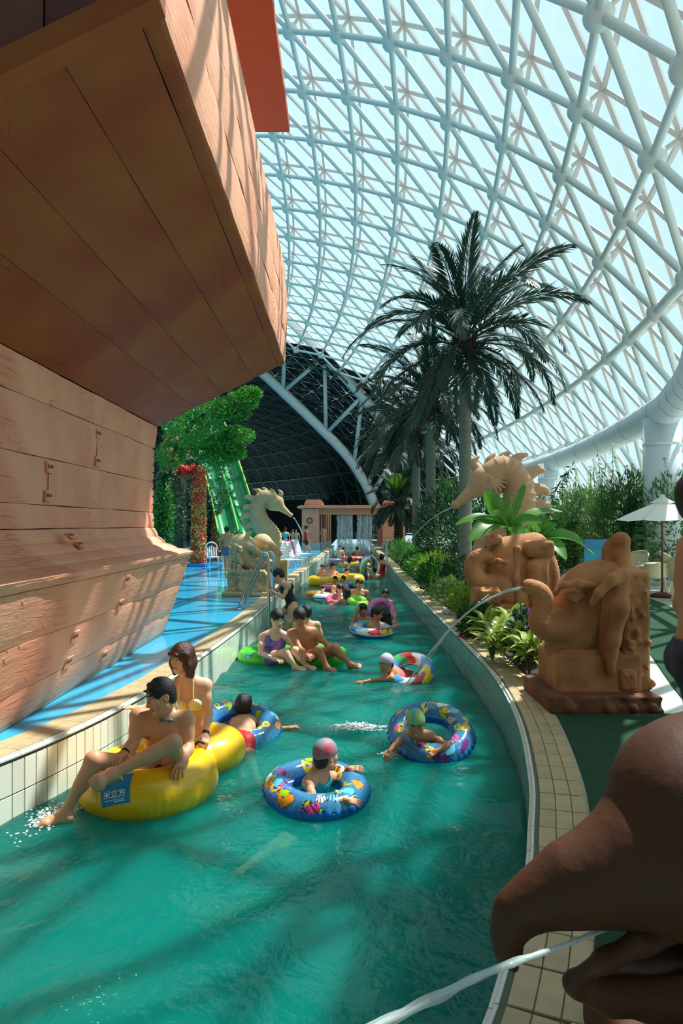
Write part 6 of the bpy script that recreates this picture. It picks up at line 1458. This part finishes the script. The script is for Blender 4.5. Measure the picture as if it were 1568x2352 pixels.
ladder([rail(2.62,2.12,1.95,29.2,1.0), rail(2.66,2.16,1.98,30.0,1.0)], 'white looking steel ladder on the far right wall', [((1.95,29.2,z),(1.98,30,z)) for z in (-.3,-.6)])

# ------------------------------------------------------------------ waterfall gate
m_gate = mat('salmon_gate_render', srgb(222,150,118), .75, noise=.1, nscale=2); m_gtile = mat('pale_mosaic_base', srgb(178,196,198), .4, noise=.15, nscale=30)
gt_ = empty('waterfall_gate', (.8,46,0)); tag(gt_, 'salmon coloured gateway with twin waterfalls across the river', 'gateway')
def gbox(n_, lo, hi, m_=None): b = MB(); b.box(lo, hi); return b.build(n_, m_ or m_gate, gt_)
gbox('pillar', (-2.65,45.6,.45), (-1.5,47.4,2.75)); gbox('pillar', (2.75,45.6,.45), (4.25,47.4,2.75)); gbox('pillar_base', (-2.66,45.58,0), (-1.49,47.42,.45), m_gtile); gbox('pillar_base', (2.74,45.58,0), (4.26,47.42,.45), m_gtile)
gbox('inner_pier', (2.45,46.2,.3), (2.75,47.2,2.6), mat('rose_pier', srgb(206,120,104), .75)); 
gbox('lintel', (-1.5,45.9,2.36), (2.76,47.1,2.78)); gbox('cornice', (-2.95,45.4,2.78), (4.5,47.6,2.92)); gbox('cornice', (-2.8,45.5,2.92), (4.4,47.5,2.98))
for x0, x1 in ((-2.5,-1.2),(2.8,4.1)):
    n = 12; pr = [(x0,2.98)]+[((x0+x1)/2-(x1-x0)/2*math.cos(math.pi*i/n), 2.98+.38*min(1, math.sin(math.pi*i/n)*1.4)) for i in range(n+1)]+[(x1,2.98)]; prism('arched_cap', pr, 45.7, 47.3, m_gate, gt_)
b = MB(); b.lathe([(.20,0),(.20,.05),(.14,.05),(.14,0)], 18, Matrix.Translation((-2.12,45.6,1.95)) @ Matrix.Rotation(math.pi/2,4,'X')); b.build('round_vent', m_gap, gt_, True)
for k in range(5): gbox('slender_post', (-1.40+.13*k,46.2+1.2*k,.0), (-1.30+.13*k,46.32+1.2*k,2.4)); gbox('post_foot', (-1.42+.13*k,46.18+1.2*k,0), (-1.28+.13*k,46.34+1.2*k,.5), m_gtile)
m_fall = mat('falling_water', srgb(236,246,250), .15, alpha=.5)
for k, (x0, x1, lb) in enumerate(((-.3,.8,'left curtain of falling water under the gate'),(1.05,2.2,'right curtain of falling water under the gate'))):
    q = np.random.RandomState(k+3); b = MB()
    for _ in range(95):
        x = x0+(x1-x0)*q.beta(1.2,1.2); y = 46.2+q.uniform(-.25,.35); z0 = 2.36; z1 = WATER if q.rand() < .7 else q.uniform(.2,1.6); n = 12
        b.tube([(x+.02*q.randn(), y-.15*(i/n)**.5, z0+(z1-z0)*i/n) for i in range(n+1)], np.abs(.013*(1+.5*q.randn(n+1))), 5)
    o = b.build('waterfall', m_fall, None, True); tag(o, lb, 'waterfall')

# ------------------------------------------------------------------ green water slide
m_slide = mat('green_slide_plastic', srgb(24,150,84), .25, coat=.4, thin=.2); m_slide2 = mat('lime_slide_rim', srgb(150,210,70), .3)
sl = empty('water_slide', A(545,1240,31)); tag(sl, 'steep green twin lane water slide behind the trees', 'water slide')
p0_, p1_, p2_ = A(455,930,40), A(512,1080,35.5), A(548,1235,31.5); pth = np.array([p0_*(1-t)**2+2*p1_*t*(1-t)+p2_*t*t for t in np.linspace(0,1,31)]); nseg = len(pth)
prof = [(-.95,.42),(-.93,.2),(-.86,.04),(-.7,-.08),(-.48,-.12),(-.26,-.08),(-.1,.04),(-.03,.2),(0,.24),(.03,.2),(.1,.04),(.26,-.08),(.48,-.12),(.7,-.08),(.86,.04),(.93,.2),(.95,.42)]
T_ = np.gradient(pth, axis=0); 
def sweep(prof, pth, off=0, th=.05):
    V = []; 
    for p, t in zip(pth, T_):
        t = nz(t); s_ = nz(np.cross(t, V3(.5,.5,.7)) ) ; s_ = nz(V3(.92,.35,.1)-t*(V3(.92,.35,.1)@t)); u = np.cross(s_, t); u = u if u@V3(.2,-.9,.3) > 0 else -u
        for a, c in prof: V.append(p+s_*a+u*c)
    return V
m = len(prof)
for k in range(0, nseg-6, 6):
    V = sweep(prof, pth)[k*m:(k+7)*m]; V2 = [v for v in V]; Fc = [(i*m+j, i*m+j+1, (i+1)*m+j+1, (i+1)*m+j) for i in range(6) for j in range(m-1)]
    o = make('chute_section', V, Fc, m_slide, sl, smooth=True); md = o.modifiers.new('thick', 'SOLIDIFY'); md.thickness = .05
AL = sweep(prof, pth)
for j in (0, 8, m-1): b = MB(); b.tube(np.array(AL)[j::m], .045, 8); b.build('rim', m_slide2, sl, True)
for k in (4, 12, 20): p = pth[min(k, nseg-1)]; b = MB(); b.tube([p-V3(0,-.2,.1), V3(p[0], p[1]+.2, 0)], .11, 10); b.build('support_post', m_slide, sl, True)
b = MB(); c = A(400,1005,40); b.lathe([(1.1,-1.2),(.02,1.0)], 8, Matrix.Translation(c), caps=True); o = b.build('tower_roof', mat('orange_roof', srgb(220,120,60), .6), sl); b = MB(); b.lathe([(.7,0),(.7,c[2]-1.2)], 8, Matrix.Translation((c[0],c[1],0)), caps=True); b.build('tower_shaft', m_bark, sl)

# ------------------------------------------------------------------ parasols, wicker set, loungers, plastic chair
m_canvas = mat('white_parasol_canvas', srgb(238,240,234), .8, thin=.35); m_pole = mat('brown_parasol_pole', srgb(84,62,48), .5)
def parasol(x, y, zr, R, h, label):
    root = empty('parasol', (x, y, 0)); tag(root, label, 'parasol', 'white parasols on the terrace'); n = 8
    for k in range(n):
        V = []; 
        for i in range(6):
            t = i/5; r = R*t
            for j in range(5):
                a = 2*math.pi*(k+j/4)/n; sag = -.05*R*t*(1-abs(2*j/4-1)) ; V.append((x+r*math.cos(a)*(1-.04*t*(1-abs(2*j/4-1))), y+r*math.sin(a)*(1-.04*t*(1-abs(2*j/4-1))), zr+h*(1-t)**.9*1.0+sag*.6))
        make('canopy_panel', V, [(i*5+j, i*5+j+1, (i+1)*5+j+1, (i+1)*5+j) for i in range(5) for j in range(4)], m_canvas, root)
        a = 2*math.pi*k/n; b = MB(); b.tube([(x,y,zr+h-.03),(x+R*math.cos(a),y+R*math.sin(a),zr-.015)], .012, 6); b.build('rib', m_pole, root, True)
    b = MB(); b.lathe([(.001,.14),(.05,.12),(.07,.06),(.20,-.02),(.28,-.06)], 12, Matrix.Translation((x,y,zr+h))); b.build('top_cap', m_canvas, root, True)
    b = MB(); b.tube([(x,y,0),(x,y,zr+h)], .025, 10); b.build('pole', m_pole, root, True); b = MB(); b.lathe([(.28,0),(.28,.06),(.06,.12)], 16, Matrix.Translation((x,y,0)), caps=True); b.build('base', m_gap, root, True)
parasol(7.42, 15.8, 1.79, 1.06, .46, 'large white parasol over the wicker table'); parasol(9.0, 25.0, 1.76, 1.05, .36, 'far white parasol left of the large one'); parasol(8.95, 26.6, 1.80, 1.1, .36, 'farthest white parasol half hidden behind the far one')
m_wick = mat('cream_wicker', srgb(204,196,160), .7, bump=.6, bscale=60)
def wchair(x, y, rz, label):
    root = empty('wicker_chair', (x, y, 0)); tag(root, label, 'chair', 'cream wicker chairs'); M = Matrix.Translation((x,y,0)) @ Matrix.Rotation(rz,4,'Z')
    def tb(nm, pts, r): b = MB(); b.tube([tuple(M @ Vector(p)) for p in pts], r, 8); b.build(nm, m_wick, root, True)
    b = MB(); b.lathe([(.001,.40),(.24,.40),(.27,.43),(.25,.46),(.001,.46)], 18, M); b.build('seat', m_wick, root, True)
    V = []; n = 12
    for i in range(7):
        for j in range(n+1): a = -1.15+2.3*j/n; t = i/6; r = .27+.10*t; V.append(tuple(M @ Vector((r*math.sin(a), .02+r*math.cos(a)*1.0+.08*t, .44+.56*t*(math.cos(a*.72))**.6))))
    o = make('backrest', V, [(i*(n+1)+j, i*(n+1)+j+1, (i+1)*(n+1)+j+1, (i+1)*(n+1)+j) for i in range(6) for j in range(n)], m_wick, root); md = o.modifiers.new('t','SOLIDIFY'); md.thickness = .02
    tb('top_rim', V[6*(n+1):7*(n+1)] if False else [Vector(v) for v in [M.inverted() @ Vector(q) for q in V[6*(n+1):]]], .022)
    for sx in (-1,1): tb('armrest', [(sx*.34,.12,.66),(sx*.34,-.12,.66),(sx*.29,-.26,.60),(sx*.24,-.24,.44)], .022)
    for sx in (-1,1):
        for sy in (-1,1): tb('leg', [(sx*.2,sy*.18,.42),(sx*.25,sy*.25,0)], .020)
wchair(7.30, 17.3, -1.1, 'cream wicker chair left of the table under the parasol'); wchair(8.45, 17.0, 1.2, 'cream wicker chair right of the table at the frame edge'); wchair(7.55, 15.0, 2.6, 'nearest cream wicker chair at the frame edge')
tb_ = empty('round_table', (7.88,17.2,0)); tag(tb_, 'round cream wicker table under the large parasol', 'table')
b = MB(); b.lathe([(.001,.68),(.36,.68),(.38,.70),(.36,.72),(.001,.72)], 24, Matrix.Translation((7.88,17.2,0))); b.build('table_top', m_wick, tb_, True); b = MB(); b.lathe([(.30,.68),(.30,.40),(.26,.34)], 24, Matrix.Translation((7.88,17.2,0))); b.build('apron', m_wick, tb_, True)
for k in range(4): a = k*1.57+.6; b = MB(); b.tube([(7.88+.27*math.cos(a),17.2+.27*math.sin(a),.5),(7.88+.3*math.cos(a),17.2+.3*math.sin(a),0)], .028, 8); b.build('leg', m_wick, tb_, True)
m_plas = mat('white_plastic', srgb(240,242,240), .35)
def lounger(x, y, rz, label, towel=None):
    root = empty('sun_lounger', (x, y, 0)); tag(root, label, 'sun lounger', 'white plastic loungers'); M = Matrix.Translation((x,y,0)) @ Matrix.Rotation(rz,4,'Z')
    def bx(nm, lo, hi, m_=m_plas, R=None): b = MB(); b.box(lo, hi, M @ R if R is not None else M); return b.build(nm, m_, root)
    for sx in (-1,1): bx('side_rail', (sx*.30-.025,-.95,.28), (sx*.30+.025,.35,.33))
    for k in range(9): bx('seat_slat', (-.28,-.92+k*.135,.31), (.28,-.82+k*.135,.335))
    RB = Matrix.Translation((0,.35,.32)) @ Matrix.Rotation(.95,4,'X')
    for sx in (-1,1): bx('back_rail', (sx*.28-.025,0,-.02), (sx*.28+.025,.78,.03), m_plas, RB)
    for k in range(6): bx('back_slat', (-.26,.04+k*.125,0), (.26,.13+k*.125,.025), m_plas, RB)
    for sx in (-1,1):
        for yy in (-.8,.25): bx('leg', (sx*.28-.025,yy-.03,0), (sx*.28+.025,yy+.03,.3))
    if towel: bx('towel', (-.20,.0,.028), (.20,.80,.045), towel, RB)
ptow = mat('pink_towel', srgb(244,120,170), .9, noise=.2, nscale=6)
lounger(-2.1, 28.4, .5, 'white lounger nearest behind the dragon head'); lounger(-2.05, 30.2, .5, 'white lounger with a pink towel', ptow); lounger(-2.0, 32.2, .5, 'white lounger furthest along the left deck'); lounger(-2.15, 26.9, .5, 'white lounger half hidden behind the dragon head')
def pchair(x, y, rz, label):
    root = empty('plastic_chair', (x, y, 0)); tag(root, label, 'chair'); M = Matrix.Translation((x,y,0)) @ Matrix.Rotation(rz,4,'Z')
    b = MB(); b.box((-.24,-.24,.42),(.24,.24,.45), M); b.build('seat', m_plas, root)
    for k in range(5): b = MB(); b.box((-.2+k*.09,.22,.45),(-.15+k*.09,.25,.92-.04*abs(k-2)), M @ Matrix.Rotation(-.15,4,'X')); b.build('back_slat', m_plas, root)
    b = MB(); b.tube([tuple(M @ Vector((.25*math.sin(a), .36, .72+.28*math.cos(a)))) for a in np.linspace(-1.5,1.5,12)], .02, 6); b.build('back_rim', m_plas, root, True)
    for sx in (-1,1):
        b = MB(); b.tube([tuple(M @ Vector(p)) for p in ((sx*.26,.28,.66),(sx*.27,-.15,.66),(sx*.26,-.24,.6),(sx*.25,-.25,0))], .02, 6); b.build('armrest_leg', m_plas, root, True)
        b = MB(); b.tube([tuple(M @ Vector(p)) for p in ((sx*.24,.22,.43),(sx*.26,.28,0))], .02, 6); b.build('leg', m_plas, root, True)
pchair((492-784)/F*26.2, 26.2, .5, 'white plastic armchair in front of the red flower column'); pchair((432-784)/F*28.5, 29.5, -.3, 'white plastic armchair left of the tall flower column')

# ------------------------------------------------------------------ small things
bd = empty('notice_board', (6.2,16.9,0)); tag(bd, 'blue notice board standing behind the near elephant', 'notice board')
b = MB(); b.box((6.05,17.0,.75),(6.65,17.04,1.32)); b.build('panel', mat('blue_poster', srgb(50,120,190), .5, col2=srgb(30,170,190), nscale=2.2), bd)
b = MB(); b.box((6.03,16.99,1.32),(6.67,17.05,1.36)); b.build('top_rail', m_bark, bd)
for x in (6.08,6.62): b = MB(); b.tube([(x,17.03,0),(x,17.03,.75)], .02, 6); b.build('leg', m_bark, bd)
b = MB(); b.box((8.0,24.2,1.25),(8.5,24.26,1.55)); sg_ = empty('red_sign', (8.25,24.2,0)); tag(sg_, 'small red sign under the farthest parasol', 'sign'); b.build('panel', mat('red_sign_paint', srgb(176,50,32), .5), sg_); b = MB(); b.tube([(8.25,24.23,0),(8.25,24.23,1.25)], .03, 6); b.build('post', m_bark, sg_)
S = Sculpt(); c = A(1028,1412,12.75)*V3(1,1,0)
for k in range(7): S.ell(c+V3(.09*math.cos(k*2.1)*(k % 3)*.6,.05*math.sin(k*1.7),.03+.015*(k % 3)), (.07,.05,.03), rotz(k), k=.03)
V, Q = S.mesh(.012); o = make('towel', V, Q, mat('grey_towel', srgb(196,200,198), .9, bump=.5, bscale=50)); tag(o, 'crumpled grey towel on the right coping', 'towel')
for k in range(2):
    c = A(1062+k*9,1463,10.2)*V3(1,1,0)+V3(0,.03*k,0); S = Sculpt(); S.ell(c+V3(0,0,.012), (.05,.10,.012), rotz(1.2)); S.chain([c+V3(-.03,0,.02), c+V3(0,.02,.05), c+V3(.03,0,.02)], [.008,.008,.008], k=.01); V, Q = S.mesh(.007)
    o = make('sandal', V, Q, mat('red_sandal', srgb(170,40,44), .5)); tag(o, ('left of the two red sandals on the right coping','right of the two red sandals on the right coping')[k], 'sandal', 'red sandals on the coping')
pt = empty('flower_pot', A(1106,1452,10.1)*V3(1,1,0)+V3(0,0,.03)); tag(pt, 'terracotta pot below the rounded elephant pedestal', 'flower pot'); x, y = pt.location.x, pt.location.y
b = MB(); b.lathe([(.001,.03),(.08,.03),(.11,.2),(.12,.2),(.12,.24),(.10,.24),(.10,.2)], 18, Matrix.Translation((x,y,0))); b.build('pot_wall', mat('terracotta', srgb(180,100,66), .8), pt, True); b = MB(); cloud(b, V3(x,y,.36), (.16,.16,.14), 160, np.random.RandomState(2), .14, .04); b.build('foliage', m_leaf['dark'], pt)
